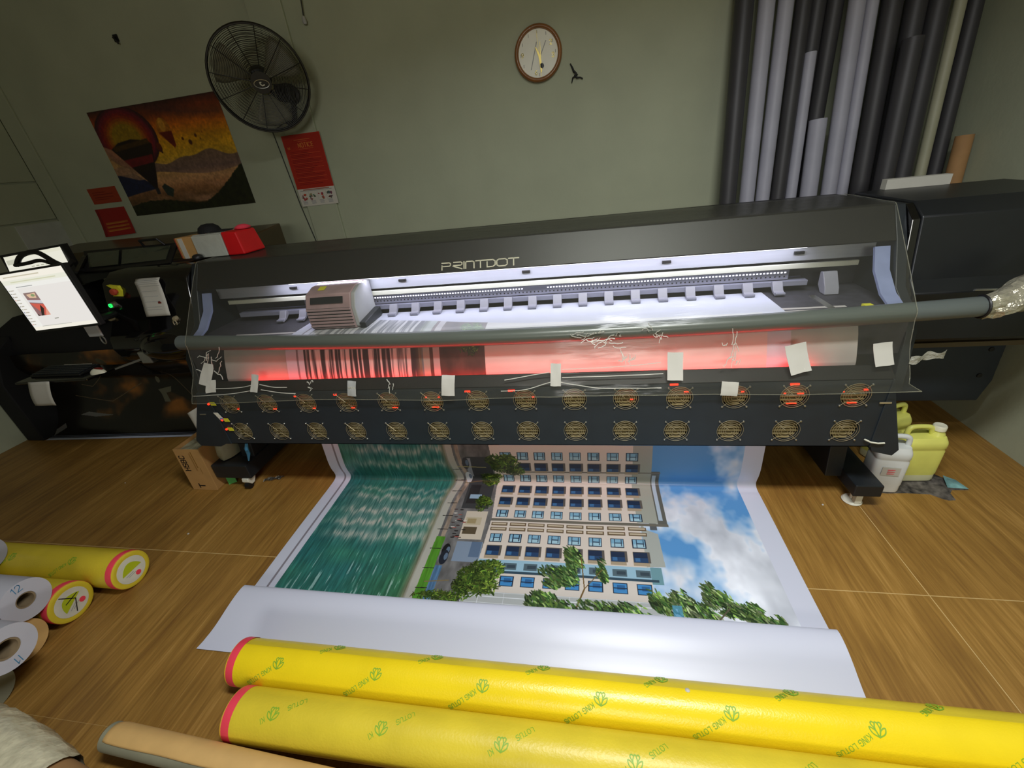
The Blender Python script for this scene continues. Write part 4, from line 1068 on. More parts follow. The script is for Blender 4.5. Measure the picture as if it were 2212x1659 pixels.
cab = build('power_cord', MB().tube([(-2.19, 3.575, 2.30), (-2.30, 3.588, 2.20), (-2.443, 3.592, 2.148), (-2.43, 3.592, 2.0), (-2.40, 3.592, 1.6), (-2.352, 3.592, 1.24), (-2.33, 3.592, .9)], .0035, 6), 'cable', FAN)

# --- balloon poster
PX0, PX1, PZ0, PZ1 = -4.075, -2.818, 1.656, 2.466
def paint_poster():
    c = Canvas(560, 360, 0, 1.257, 0, .81)
    X, Y = c.X, c.Y; t = Y/.81
    stops = [(0, (.10, .09, .03)), (.25, (.62, .42, .26)), (.40, (.80, .62, .36)), (.52, (.80, .62, .14)), (.66, (.82, .58, .06)), (.80, (.78, .40, .05)), (.92, (.48, .20, .08)), (1, (.24, .12, .10))]
    ts = [s for s, _ in stops]
    col = np.stack([np.interp(t, ts, [q[k] for _, q in stops]) for k in range(3)], -1)
    n = c.noise(4, 9, 4, 2)[..., None]
    c.a[:] = col*(.75+.5*n)
    # mauve cloud band top
    m = np.clip(1-np.abs(Y-.74-.05*np.sin(X*4))/.06, 0, 1)*np.clip((X-.45)/.2, 0, 1)
    c.blend((slice(None), slice(None)), m*.5, (.22, .14, .18))
    # far ridges and mist
    ridge = .385+.05*np.exp(-((X-.95)/.2)**2)+.012*np.sin(X*20)
    c.blend((slice(None), slice(None)), ((Y < ridge) & (Y > .30+.03*np.sin(X*5)))*.85, (.40, .31, .30))
    c.blend((slice(None), slice(None)), np.clip(1-np.abs(Y-.25)/.07, 0, 1)*.6, (.78, .58, .40))
    c.poly([(0, .33), (.18, .335), (.30, .25), (.36, .20), (.15, .18), (0, .16)], (.10, .12, .24))
    mist = np.clip((c.noise(3, 10, 4, 5)-.45)*4, 0, 1)*(Y < .26)*(Y > .06)
    c.blend((slice(None), slice(None)), mist*.7, (.74, .54, .40))
    hill = .075+.03*np.sin(X*6)+.20*np.clip((X-.75)/.5, 0, 1)**1.3+.025*(c.noise(40, 8, 3, 6)-.3)
    c.blend((slice(None), slice(None)), (Y < hill), np.array((.12, .13, .05))*(.6+.8*c.noise(40, 40, 3, 7)[..., None]))
    # big balloon: striped dome and dark cone
    cx, cy = .27, .60
    for r, f in ((.30, (.20, .09, .11)), (.285, (.30, .08, .13)), (.265, (.42, .09, .15)), (.24, (.48, .10, .10)), (.215, (.54, .18, .06)), (.19, (.60, .30, .05)), (.165, (.62, .40, .05)), (.14, (.58, .46, .07))):
        c.ell(cx, cy-.01, r, r*.78, f)
    c.poly([(.0, .55), (.0, .36), (.16, .36), (.52, .60), (.52, .50)], (.66, .47, .26), 0.0)
    c.poly([(.07, .53), (.16, .57), (.30, .585), (.46, .56), (.485, .53), (.40, .30), (.355, .20), (.33, .20), (.28, .27)], (.13, .08, .06))
    c.poly([(.13, .44), (.45, .46), (.43, .40), (.19, .38)], (.42, .08, .10)); c.poly([(.09, .545), (.46, .575), (.47, .54), (.10, .51)], (.26, .17, .05))
    c.poly([(.23, .335), (.405, .345), (.36, .22), (.335, .22)], (.10, .05, .08)); c.rect(.325, .362, .155, .205, (.16, .15, .16))
    c.poly([(.0, .56), (.07, .53), (.27, .28), (.2, .28), (0, .34)], (.66, .50, .36), .8)
    # small balloons
    c.ell(.66, .62, .065, .078, (.66, .40, .08)); c.poly([(.60, .60), (.725, .60), (.715, .50), (.695, .48)], (.42, .10, .05)); c.ell(.655, .65, .03, .05, (.80, .55, .16))
    c.ell(.545, .50, .026, .036, (.36, .12, .05)); c.rect(.548, .562, .455, .475, (.2, .1, .05))
    for x, y, r in ((.80, .535, .012), (.86, .505, .019), (.93, .545, .013), (.965, .52, .006), (1.0, .56, .005)):
        c.ell(x, y, r*.85, r, (.32, .15, .05))
    c.poly([(.40, .21), (.44, .23), (.51, .18), (.47, .12), (.42, .14)], (.16, .20, .17))
    for _ in range(3):
        a = c.a; c.a = (a+np.roll(a, 1, 0)+np.roll(a, -1, 0)+np.roll(a, 1, 1)+np.roll(a, -1, 1))/5
    c.a = c.a*(.82+.36*c.noise(60, 60, 2, 77)[..., None])
    return c.image('balloon_print')
img_mat('balloon_print', paint_poster(), 0.5)
def flat_print(name, x0, x1, z0, z1, y, mat, label, cat, curl=0.0, parent=None, group=None, backmat='paper'):
    m = MB(); n_ = 12
    def f(u, v): return (lerp(x0, x1, u), y-curl*(1-v)**2*(1-u*.6)-.0005, lerp(z0, z1, v)-curl*.3*(1-u)*(1-v))
    m.grid(f, n_, n_, 0, uv=True)
    m.grid(lambda u, v: tuple(a+b for a, b in zip(f(u, v), (0, .002, 0))), n_, n_, 1)
    b = [f(k/n_, 0) for k in range(n_+1)]+[f(1, k/n_) for k in range(1, n_+1)]+[f(1-k/n_, 1) for k in range(1, n_+1)]+[f(0, 1-k/n_) for k in range(1, n_)]
    nb = len(b); m.add(b+[(p[0], p[1]+.002, p[2]) for p in b], [(k, (k+1) % nb, nb+(k+1) % nb, nb+k) for k in range(nb)], 1)
    return build(name, m, [mat, backmat], parent, smooth=60, label=label, cat=cat, group=group)
flat_print('balloon_poster', PX0, PX1, PZ0, PZ1, YB-.0035, 'balloon_print', 'large poster of hot-air balloons at sunset on the back wall', 'poster')

# --- notices
def paint_notice():
    c = Canvas(240, 380, 0, .336, 0, .53, (.80, .78, .72))
    c.rect(.0, .336, .135, .53, (.72, .18, .09)); c.rect(.006, .330, .140, .524, (.66, .15, .08))
    c.text('NOTICE', .125, .437, .030, (.85, .52, .22), .0045); c.text('HI', .03, .43, .018, (.85, .52, .22), .003)
    c.line((.10, .492), (.24, .492), .004, (.80, .40, .2)); c.line((.13, .480), (.21, .480), .003, (.80, .40, .2)); c.line((.12, .425), (.25, .425), .003, (.80, .40, .2))
    rs = random.Random(4)
    for k in range(22):
        y = .41-k*.0115
        c.line((.035, y), (.035+.26*rs.uniform(.55, 1), y), .0038, (.50, .07, .05)); 
        if k % 3 == 1: c.line((.03, y-.005), (.30, y-.005), .003, (.80, .30, .16))
    c.line((.05, .127), (.29, .127), .005, (.55, .22, .16)); c.line((.02, .118), (.31, .118), .003, (.4, .4, .4))
    for k, col in enumerate(((.66, .30, .22), (.42, .42, .30), (.62, .30, .26), (.36, .34, .30))):
        x = .04+k*.078
        c.line((x-.025, .03), (x-.025, .115), .0015, (.6, .6, .58))
        for j in range(9): c.ell(x+rs.uniform(-.022, .024), .075+rs.uniform(-.022, .02), rs.uniform(.006, .014), rs.uniform(.004, .010), tuple(q*rs.uniform(.6, 1.3) for q in col), 1, rs.random()*3)
        for j in range(4): c.line((x-.02, .042-j*.008), (x+.02, .042-j*.008), .0025, (.5, .52, .55))
    return c.image('notice_print')
img_mat('notice_print', paint_notice(), 0.5)
flat_print('notice_board', -2.372, -2.034, 1.585, 2.107, YB-.026, 'notice_print', 'red printed notice sheet with four small pictures along its white foot', 'notice')
def paint_red(seed, yel):
    c = Canvas(200, 150, 0, 1, 0, 1, (.62, .22, .10) if not yel else (.60, .10, .08)); rs = random.Random(seed)
    if yel:
        for y in (.46, .33, .20): c.line((.16, y), (.92, y+.02), .07, (.68, .36, .12)); c.line((.2, y-.02), (.8, y), .02, (.78, .52, .2))
        c.rect(0, .1, 0, 1, (.50, .06, .06))
    else:
        for y in (.72, .58, .40, .27): c.line((.12, y), (.12+.7*rs.uniform(.6, 1.1), y), .05, (.50, .12, .06))
    return c.image('red_print_%s' % ('b' if yel else 'a'))
img_mat('red_print_plain', paint_red(1, False), .55); img_mat('red_print_lined', paint_red(2, True), .5)
flat_print('red_sheet', -4.47, -4.158, 1.789, 1.918, YB-.0035, 'red_print_plain', 'small orange-red paper stuck flat on the wall left of the balloon poster', 'notice', backmat='red_paper')
flat_print('red_sheet', -4.50, -4.168, 1.515, 1.747, YB-.0035, 'red_print_lined', 'curling dark red paper with yellow lines below the orange-red one', 'notice', curl=.03, backmat='red_paper')
hk = MB().box(-3.515, -3.475, YB-.006, YB, 2.86, 2.905).tube([(-3.50, YB-.004, 2.885), (-3.49, YB-.03, 2.88), (-3.475, YB-.035, 2.865), (-3.47, YB-.025, 2.84)], .007, 8)
build('wall_hook', hk, 'black_plastic', label='small dark hook high on the wall above the balloon poster', cat='hook')
pc = thing('hanging_cable', (-1.90, YB-.03, 2.75), 'thin dark cable with a plug end hanging from above beside the fan', 'cable')
build('wire', MB().tube([(-1.865, YB-.028, 3.34), (-1.88, YB-.028, 3.1), (-1.897, YB-.03, 2.88), (-1.910, YB-.03, 2.79)], .004, 6), 'cable', pc)
build('plug', MB().lathe([(0, 0), (.012, .002), (.016, .02), (.010, .045), (.004, .05)], (-1.912, YB-.03, 2.742), (0, 0, 1), 12), 'paper_grey', pc)

# ================================================================== rolls leaning in the back right corner
def lean_roll(name, xf, r, mat, label, zt=3.1, dy=0.0, dx=None, hollow=True, cat='roll', group='vinyl rolls leaning in the corner', y0=3.22, k=.1):
    xt = xf-.012*zt if dx is None else xf+dx*zt
    a = Vector((xf, y0+dy, .002+r*k)); b = Vector((xt, y0+dy+k*zt, zt))
    t = thing(name, (xf, y0+dy, 0), label, cat, group)
    build('wound_vinyl', MB().ring(a, b, r*.42, r, 28), mat, t)
    d = (b-a).normalized()
    build('core', MB().ring(a+d*.002, b-d*.003, r*.34, r*.42, 20), 'core_brown', t)
    return t
lean_roll('vinyl_roll', .998, .053, 'roll_dark', 'dark grey roll standing leftmost in the corner group')
lean_roll('vinyl_roll', 1.122, .046, 'roll_white', 'pale grey-white roll next to the leftmost dark roll')
lean_roll('vinyl_roll', 1.214, .043, 'roll_white', 'second of the two tall white rolls standing side by side near the left', dx=-.006)
lean_roll('vinyl_roll', 1.306, .044, 'roll_dark', 'dark roll between the tall white pair and the short white rolls', dx=-.004)
lean_roll('vinyl_roll', 1.396, .033, 'roll_white', 'thin shorter white roll whose top end shows below the frame edge', zt=2.135, dx=-.010)
lean_roll('vinyl_roll', 1.442, .046, 'roll_dark', 'dark roll standing behind the thin short white roll', dy=.215, dx=-.020, zt=2.7, k=.034)
lean_roll('vinyl_roll', 1.538, .046, 'roll_dark', 'dark roll showing above the shortest fat white roll', dy=.215, dx=-.020, zt=2.7, k=.034)
lean_roll('vinyl_roll', 1.530, .050, 'roll_white', 'shortest fat white roll in the corner group', zt=1.775, dx=-.030)
lean_roll('vinyl_roll', 1.652, .044, 'roll_white', 'tall white roll to the right of the shortest fat one', dx=-.030)
lean_roll('vinyl_roll', 1.732, .033, 'roll_white', 'thin tall white roll bordering the black rolls', dx=-.030)
lean_roll('vinyl_roll', 1.826, .053, 'roll_dark', 'black roll bordering the thin tall white roll', dx=-.026)
lean_roll('vinyl_roll', 1.936, .053, 'roll_dark', 'middle one of the black rolls', dx=-.020)
lean_roll('vinyl_roll', 2.046, .053, 'roll_dark', 'black roll next to the cream roll', dx=-.018)
lean_roll('vinyl_roll', 1.88, .050, 'roll_dark', 'black roll ending lower, in front of the other black rolls', zt=2.12, dy=-.115, dx=-.014)
lean_roll('vinyl_roll', 2.155, .030, 'roll_cream', 'thin cream roll near the corner', dx=-.019)
lean_roll('vinyl_roll', 2.245, .040, 'roll_dark', 'dark roll deepest in the corner right of the cream roll', dx=-.020, dy=.02)
lean_roll('cardboard_tube', 2.268, .043, 'kraft_dark', 'short brown cardboard tube standing right of the cream roll', zt=1.60, dy=-.10, dx=-.010, cat='tube', group=None)

# ================================================================== things lying on the printers
build('white_card', MB().box(1.60, 1.90, 2.755, 2.80, 1.4005, 1.45), 'paper', smooth=0, label='white card strip lying on the back of the printer before the black rolls', cat='card')
bx = thing('parcel_box', (-2.37, 2.50, 1.4), 'brown carton with white and grey pouch on top of the printer left end', 'box')
build('carton', MB().box(-2.585, -2.235, 2.45, 2.66, 1.4048, 1.535), 'carton', bx, smooth=0, bevel=.004)
build('red_side', MB().box(-2.592, -2.586, 2.452, 2.656, 1.408, 1.533), 'red_paper', bx, smooth=0)
build('white_band', MB().box(-2.565, -2.532, 2.446, 2.45, 1.406, 1.53), 'paper', bx, smooth=0)
build('grey_pouch', MB().box(-2.45, -2.235, 2.437, 2.449, 1.4048, 1.536).box(-2.45, -2.235, 2.449, 2.655, 1.5355, 1.541), 'pouch_grey', bx, smooth=0, bevel=.003)
build('red_packet', MB().hexa([(-2.230, 2.435, 1.4048), (-2.105, 2.43, 1.4048), (-2.105, 2.63, 1.4048), (-2.230, 2.63, 1.4048), (-2.232, 2.44, 1.545), (-2.125, 2.44, 1.54), (-2.13, 2.62, 1.54), (-2.232, 2.62, 1.545)]), 'red_box', smooth=0, bevel=.008, label='glossy red packet standing against the carton on the printer', cat='packet')
build('crumpled_bag', MB().lathe([(0, 0), (.045, .002), (.05, .01), (.035, .02), (.02, .026), (0, .028)], (-2.17, 2.57, 1.543), (0, 0, 1), 14), 'tape_red', smooth=30, label='small crumpled pinkish wrapper on top of the red packet', cat='wrapper')
cp = MB().lathe([(0, .052), (.035, .048), (.06, .03), (.072, .0), (.068, .0)], (-2.42, 2.57, 1.5425), (0, 0, 1), 20).hexa([(-2.36, 2.50, 1.5425), (-2.27, 2.52, 1.5425), (-2.27, 2.60, 1.5425), (-2.36, 2.62, 1.5425), (-2.36, 2.50, 1.549), (-2.27, 2.52, 1.547), (-2.27, 2.60, 1.547), (-2.36, 2.62, 1.549)])
build('black_cap', cp, 'matte_black', smooth=60, label='black cloth cap lying on the carton', cat='cap')
ms = MB().lathe([(.030, 0), (.032, .008), (.028, .02), (.016, .028), (0, .03)], (-2.42, 2.395, 1.4062), (0, 0, 1), 18)
build('computer_mouse', ms, 'black_plastic', smooth=60, label='small black mouse in front of the carton on the hood', cat='mouse')

# notice sheet on the left housing
def sheet_on_housing(u, v):
    x = lerp(-2.735, -2.555, u)+.02*v*0-.025*(1-v)*(-1 if True else 1)*0; z = lerp(1.125, 1.345, v)
    p = lhpt(x, z, .006+.008*(1+math.sin(v*7+.6)))
    return (p[0]+.035*(v-.5)*-1+.006*math.sin(v*8), p[1], z)
pn = build('pinned_sheet', MB().grid(sheet_on_housing, 6, 12), 'paper', smooth=180, solid=.0012, label='wavy white printed sheet stuck on the black housing beside the buttons', cat='paper')
tx_ = MB()
for z in (1.335, 1.326, 1.316, 1.302, 1.27, 1.24, 1.21, 1.18, 1.165):
    v = (z-1.125)/.22
    tx_.ribbon([[(.08, v), (.5, v), (.75 if z < 1.29 else .95, v)]], .012, lambda u, vv, h: tuple(a-b for a, b in zip(sheet_on_housing(u, vv), (0, .0014+h, 0))), .0004)
build('printed_line', tx_, 'paper_grey', pn, smooth=0, kind='stuff', label='rows of tiny grey print')
sp = sheet_on_housing(.72, .34)
build('wax_seal', MB().disc((sp[0], sp[1]-.0012, sp[2]), (0, -1, 0), .012, 14, thick=.001), 'mouse_red', pn)

# monitor on an arm
def paint_screen():
    c = Canvas(480, 340, 0, .48, 0, .34, (.93, .925, .90))
    c.rect(0, .48, .305, .34, (.95, .93, .88)); c.rect(0, .48, .28, .305, (.90, .90, .84)); c.rect(0, .48, 0, .022, (.95, .93, .88))
    rs = random.Random(2)
    c.rect(0, .055, .022, .28, (.93, .92, .90)); c.rect(.075, .48, .022, .255, (.90, .885, .865))
    for k in range(12): c.rect(.006, .012, .035+k*.019, .042+k*.019, rs.choice([(.85, .5, .4), (.4, .45, .6), (.5, .5, .5), (.6, .62, .5)])); c.line((.016, .038+k*.019), (.016+rs.uniform(.015, .03), .038+k*.019), .005, (.70, .68, .62))
    c.line((.03, .322), (.30, .322), .006, (.78, .75, .66)); c.line((.06, .292), (.40, .292), .006, (.82, .82, .70)); c.line((.075, .262), (.2, .262), .004, (.6, .6, .6)); c.line((.2, .06), (.23, .06), .004, (.5, .5, .45)); c.line((.07, .0225), (.3, .0225), .003, (.7, .7, .66))
    c.rect(.095, .19, .085, .225, (.55, .40, .40)); c.poly([(.095, .225), (.19, .225), (.19, .18), (.095, .195)], (.55, .46, .44)); c.poly([(.11, .215), (.18, .22), (.17, .19), (.12, .195)], (.86, .72, .60)); c.ell(.155, .207, .014, .008, (.52, .60, .42))
    c.poly([(.095, .185), (.19, .175), (.19, .155), (.095, .17)], (.80, .80, .82)); c.poly([(.095, .165), (.19, .15), (.19, .085), (.15, .085)], (.80, .36, .30)); c.poly([(.12, .085), (.16, .15), (.17, .125), (.14, .085)], (.18, .14, .12)); c.poly([(.095, .10), (.115, .085), (.095, .085)], (.24, .18, .16))
    c.poly([(.155, .085), (.19, .13), (.19, .085)], (.88, .60, .52))
    return c.image('screen_picture')
img_mat('screen_picture', paint_screen(), .3, emit=1.0)
ROLL = R_(3.0)
mon = thing('computer_monitor', (-3.09, 2.0, .9), 'monitor showing a light design window, on an arm left of the printer', 'monitor')
def mpnt(u, v, d):
    a, b = (u-.5)*.485, (v-.5)*.338
    return (-3.090+a*math.cos(ROLL)-b*math.sin(ROLL), 1.955+d, 1.316+a*math.sin(ROLL)+b*math.cos(ROLL))
def mbox(u0, u1, v0, v1, d0, d1): return MB().hexa([mpnt(u0, v0, d0), mpnt(u1, v0, d0), mpnt(u1, v0, d1), mpnt(u0, v0, d1), mpnt(u0, v1, d0), mpnt(u1, v1, d0), mpnt(u1, v1, d1), mpnt(u0, v1, d1)])
build('casing', mbox(-.025, 1.025, -.045, 1.03, .001, .035), 'black_plastic', mon, smooth=0, bevel=.004)
build('screen', MB().add([mpnt(0, 0, 0), mpnt(1, 0, 0), mpnt(1, 1, 0), mpnt(0, 1, 0)], [(0, 1, 2, 3)], 0, [(0, 0), (1, 0), (1, 1), (0, 1)]), 'screen_picture', mon, smooth=0)
build('mount_plate', MB().box(-3.03, -2.93, 2.0, 2.012, 1.06, 1.20), 'paper_grey', mon, smooth=0, bevel=.004)
build('arm', MB().tube([(-2.98, 2.02, 1.15), (-2.98, 2.12, 1.15), (-2.98, 2.30, 1.15)], .022, 10), 'black_plastic', mon)
build('hose_clip', MB().tube([(-2.93+.016*math.cos(a), 1.995, 1.04+.026*math.sin(a)) for a in [2*math.pi*k/14 for k in range(14)]], .004, 6, closed=True), 'steel', mon)

# keyboard shelf with keyboard and mouse
ks = thing('keyboard_tray', (-3.33, 1.97, .80), 'black keyboard tray bracketed to the printer under the monitor', 'tray')
build('shelf', MB().hexa([(-3.60, 1.85, .815), (-3.07, 1.88, .815), (-3.03, 2.09, .815), (-3.60, 2.10, .815), (-3.60, 1.85, .832), (-3.07, 1.88, .832), (-3.03, 2.09, .832), (-3.60, 2.10, .832)]), 'gloss_black', ks, smooth=0, bevel=.006)
build('bracket', MB().hexa([(-3.03, 2.03, .818), (-2.80, 2.07, .87), (-2.79, 2.10, .87), (-3.03, 2.07, .818), (-3.03, 2.03, .828), (-2.80, 2.07, .885), (-2.79, 2.10, .885), (-3.03, 2.07, .828)]), 'steel', ks, smooth=0)
build('bracket_clamp', MB().box(-2.82, -2.74, 2.05, 2.10, .845, .925), 'steel', ks, smooth=0, bevel=.006)
kb = thing('keyboard', (-3.37, 2.0, .832), 'black keyboard lying on the tray', 'keyboard')
build('case', MB().prism([(1.925, .8325), (1.925, .843), (2.06, .855), (2.06, .8325)], -3.575, -3.17), 'black_plastic', kb, smooth=0, bevel=.003)
kk = MB()
for r in range(5):
    for c_ in range(18):
        x = -3.565+c_*.0215; y = 1.935+r*.023; z = .845+r*.0019
        kk.box(x, x+.018, y, y+.018, z, z+.006)
build('key', kk, 'black_metal', kb, smooth=0, kind='stuff', label='rows of black keys')
build('white_strip', MB().box(-3.50, -3.27, 2.062, 2.085, .8325, .846), 'label_white', kb, smooth=0)
mo = thing('mouse', (-3.09, 1.97, .832), 'white computer mouse with a dark red top on the tray edge', 'mouse')
build('body', MB().grid(lambda u, v: (-3.12+.10*u, 1.955+.055*(v-.5)*math.sin(math.pi*min(.98, max(.02, u)))**.5+.012*u, .8325+.034*math.sin(math.pi*u)**.6*max(0, 1-(2*v-1)**2)**.5), 14, 10), 'mouse_white', mo, smooth=180)
build('palm_rest', MB().grid(lambda u, v: (-3.085+.055*u, 1.962+.028*(v-.5)*math.sin(math.pi*min(.98, max(.02, u)))**.5+.006*u, .8345+.034*math.sin(math.pi*(.35+.5*u))**.6*max(0, 1-.2*(2*v-1)**2)**.5), 10, 8), 'mouse_red', mo, smooth=180)
hs = MB().grid(lambda u, v: (lerp(-3.49, -3.32, u)-.05*v, 1.853-.018*math.sin(v*2.2)-.003*math.sin(u*6), .834-.165*v), 5, 8)
build('hanging_paper', hs, 'paper', smooth=180, solid=.0012, label='blank cream paper slip hanging from the front of the keyboard tray', cat='paper')

# ================================================================== second machine behind on the left
sm = thing('second_printer', (-3.9, 3.0, 0), 'rounded black second printer standing behind at the left wall', 'printer')
prof = [(2.62, .50), (2.56, .62), (2.56, .80), (2.64, .93), (2.80, 1.0), (3.2, 1.0), (3.3, .9), (3.3, .45), (2.7, .45)]
build('body', MB().prism(prof, -4.92, -3.55), 'matte_black', sm, smooth=50)
build('end_cover', MB().prism([(2.36, .0), (2.36, .55), (2.45, .80), (2.60, .9), (2.62, .0)], -4.93, -4.74), 'matte_black', sm, smooth=40, bevel=.01)
build('top_beam', MB().prism([(2.84, 1.30), (2.84, 1.40), (2.90, 1.46), (3.28, 1.50), (3.28, 1.30)], -4.46, -2.42), 'brown_top', sm, smooth=30, bevel=.01)
build('post', MB().box(-4.40, -4.30, 2.9, 3.2, 1.0, 1.31), 'matte_black', sm, smooth=0)
build('post', MB().box(-3.66, -3.56, 2.9, 3.2, 1.0, 1.31), 'matte_black', sm, smooth=0)
build('leg', MB().box(-4.70, -4.55, 2.75, 3.2, .0, .46), 'matte_black', sm, smooth=0)
build('leg', MB().box(-3.75, -3.60, 2.75, 3.2, .0, .46), 'matte_black', sm, smooth=0)
def paint_dark():
    c = Canvas(500, 400, 0, 2.0, 0, 1.2, (.10, .09, .075)); n = c.noise(2.2, 3, 4, 3); n2 = c.noise(8, 8, 3, 9)
    m = np.clip((n-.45)*6, 0, 1)*np.clip((c.Y-.16)/.1, 0, 1)
    c.blend((slice(None), slice(None)), m*.9, np.array((.62, .39, .14))*(.6+.7*n2[..., None]))  # brown patches paint the floor's reflection into the glossy sheet
    for pl in ([(.30, .42), (.75, .36), (1.15, .50)], [(1.5, .62), (1.75, .36)], [(.75, .62), (.55, .50), (.42, .52)]): 
        for a, b in zip(pl, pl[1:]): c.line(a, b, .006, (.42, .36, .26))
    c.poly([(1.33, .44), (1.50, .47), (1.48, .42), (1.42, .41), (1.45, .33), (1.38, .33), (1.36, .40)], (.42, .42, .34)); c.ell(1.36, .53, .025, .03, (.4, .4, .33)); c.ell(1.02, .80, .05, .03, (.36, .33, .24), 1, -.4); c.ell(1.15, .68, .03, .02, (.4, .38, .3))
    c.poly([(.30, .24), (.42, .27), (.75, .24), (.50, .225)], (.40, .40, .38)); c.poly([(.02, .06), (.13, .13), (.10, .17), (.0, .12)], (.40, .40, .38))
    c.rect(0, 2, .0, .028, (.80, .83, .90)); c.rect(0, 2, .035, .042, (.5, .54, .62)); c.rect(0, 2, .05, .056, (.40, .44, .50))
    return c.image('dark_print')
img_mat('dark_print', paint_dark(), .22)
SP = [(2.40, .003), (2.44, .006), (2.50, .03), (2.55, .09), (2.60, .20), (2.645, .34), (2.665, .46), (2.60, .54), (2.55, .64), (2.553, .75)]
FP = catmull(SP, 4)
ar = [0]
for a, b in zip(FP, FP[1:]): ar.append(ar[-1]+math.hypot(b[0]-a[0], b[1]-a[1]))
mb = MB(); vv, uv_ = [], []
for j, (y, z) in enumerate(FP):
    for i in range(13):
        u = i/12; vv.append((lerp(-4.73, -3.10, u)+.0*z, y+.07*(u-.5)+.006*math.sin(u*9+z*8)*(z > .02), z+.004*(1+math.sin(u*14))*(z > .02))); uv_.append((u, ar[j]/1.2))
mb.add(vv, [(j*13+i, j*13+i+1, (j+1)*13+i+1, (j+1)*13+i) for j in range(len(FP)-1) for i in range(12)], 0, uv_)
build('dark_banner', mb, 'dark_print', smooth=180, label='glossy dark printed banner with painted floor reflections and a white lower edge hanging from the second printer', cat='banner')
bb = MB(); rb_ = random.Random(6)
for j, (r, h) in enumerate([(0.02, 0), (.12, .005), (.15, .06), (.14, .14), (.11, .22), (.05, .27), (.02, .30)]): 
    for s in range(16):
        a = 2*math.pi*s/16; q = r*(1+.25*(rb_.random()-.5)); bb.v.append((-2.80+q*math.cos(a), 2.62+q*math.sin(a), .003+h))
for j in range(6):
    for s in range(16): bb.f.append((j*16+s, j*16+(s+1) % 16, (j+1)*16+(s+1) % 16, (j+1)*16+s)); bb.m.append(0)
bb.f.append(tuple(range(16))); bb.m.append(0); bb.f.append(tuple(96+s for s in range(16))); bb.m.append(0)
build('bin_bag', bb, 'gloss_black', smooth=40, label='small black plastic bag on the floor behind the printer left end', cat='bag')
# second screen
def paint_screen2():
    c = Canvas(200, 100, 0, 1, 0, 1, (.95, .94, .88)); c.rect(0, 1, 0, .06, (.3, .3, .35)); c.rect(0, 1, .8, 1, (.93, .92, .84)); c.rect(.02, .2, .5, .78, (.80, .80, .72))
    for k in range(5): c.line((.4+.08*k, .2), (.45+.08*k, .2), .06, (.7, .7, .62))
    return c.image('screen_picture_b')
img_mat('screen_picture_small', paint_screen2(), .3, emit=.9)
m2 = thing('computer_monitor', (-3.95, 2.55, .99), 'second bright screen half hidden behind the nearer monitor', 'monitor')
q = [(-4.135, 2.50, 1.40), (-3.66, 2.56, 1.43), (-3.665, 2.57, 1.545), (-4.12, 2.51, 1.515)]
build('screen', MB().add(q, [(0, 1, 2, 3)], 0, [(0, 0), (1, 0), (1, 1), (0, 1)]), 'screen_picture_small', m2, smooth=0)
build('casing', MB().hexa([(-4.16, 2.503, 1.26), (-3.63, 2.565, 1.27), (-3.63, 2.60, 1.27), (-4.16, 2.54, 1.26), (-4.15, 2.513, 1.53), (-3.64, 2.575, 1.56), (-3.64, 2.61, 1.56), (-4.15, 2.55, 1.53)]), 'black_plastic', m2, smooth=0)
build('stand', MB().box(-3.95, -3.85, 2.58, 2.62, .97, 1.32).box(-4.05, -3.75, 2.60, 2.80, .96, 1.0), 'black_plastic', m2, smooth=0)
cb = MB().tube(catmull([(-3.98, 2.47, 1.46), (-3.86, 2.45, 1.52), (-3.70, 2.44, 1.535), (-3.58, 2.43, 1.46), (-3.50, 2.43, 1.43), (-3.44, 2.44, 1.46)], 5), .016, 8)
cb.tube(catmull([(-3.98, 2.46, 1.46), (-3.85, 2.45, 1.468), (-3.72, 2.45, 1.478), (-3.60, 2.44, 1.44)], 5), .012, 8)
build('cable_loop', cb, 'cable', m2, label='thick black cable loop in front of the screen')

# ================================================================== yellow rolls in front
LOTUS = [[(-.5, .1), (-.2, -.1), (0, -.5), (.2, -.1), (.5, .1)], [(0, -.5), (-.22, .05), (-.1, .42), (.02, .5)], [(0, -.5), (.22, .05), (.12, .42), (.02, .5)],
         [(-.22, .05), (-.46, .34), (-.34, .5), (-.1, .42)], [(.22, .05), (.46, .34), (.34, .5), (.12, .42)], [(-.5, .1), (-.7, .12), (-.62, -.16), (-.4, -.34), (0, -.5)], [(.5, .1), (.7, .12), (.62, -.16), (.4, -.34), (0, -.5)]]
def roll_print(o, yc, zc, r, x_list, phi0, side=-1, ang=34, xmin=None, lo=-999, hi=999, logos=True):
    """logo plus the words, wrapped on the cylinder, reading away from the logo towards the viewer's left"""
    def on(u, v, h):
        a = R_(phi0)-v/r
        return (u, yc+(r+.0004+h)*math.cos(a), zc+(r+.0004+h)*math.sin(a))
    ca, sa = math.cos(R_(180+ang)), math.sin(R_(180+ang))
    for x0 in x_list:
        m = MB(); st = []
        for pl in LOTUS: 
            q = catmull([(p[0]*.030, p[1]*.036) for p in pl], 3)
            st.append([(x0+a, b) for a, b in q])
        if logos: m.ribbon(st, .0030, on, .0005)
        tx = []
        for pl in stroke_text('KING LOTUS', .0150):
            q = [(x0+ca*(.030+px)-sa*(py-.007), sa*(.030+px)+ca*(py-.007)) for px, py in pl]
            dg = [phi0-math.degrees(p[1]/r) for p in q]
            if (xmin is None or min(p[0] for p in q) > xmin) and min(dg) > lo and max(dg) < hi: tx.append(q)
        m.ribbon(tx, .0019, on, .0005)
        if m.v: build('printed_lettering', m, 'ink_green', o, smooth=0)
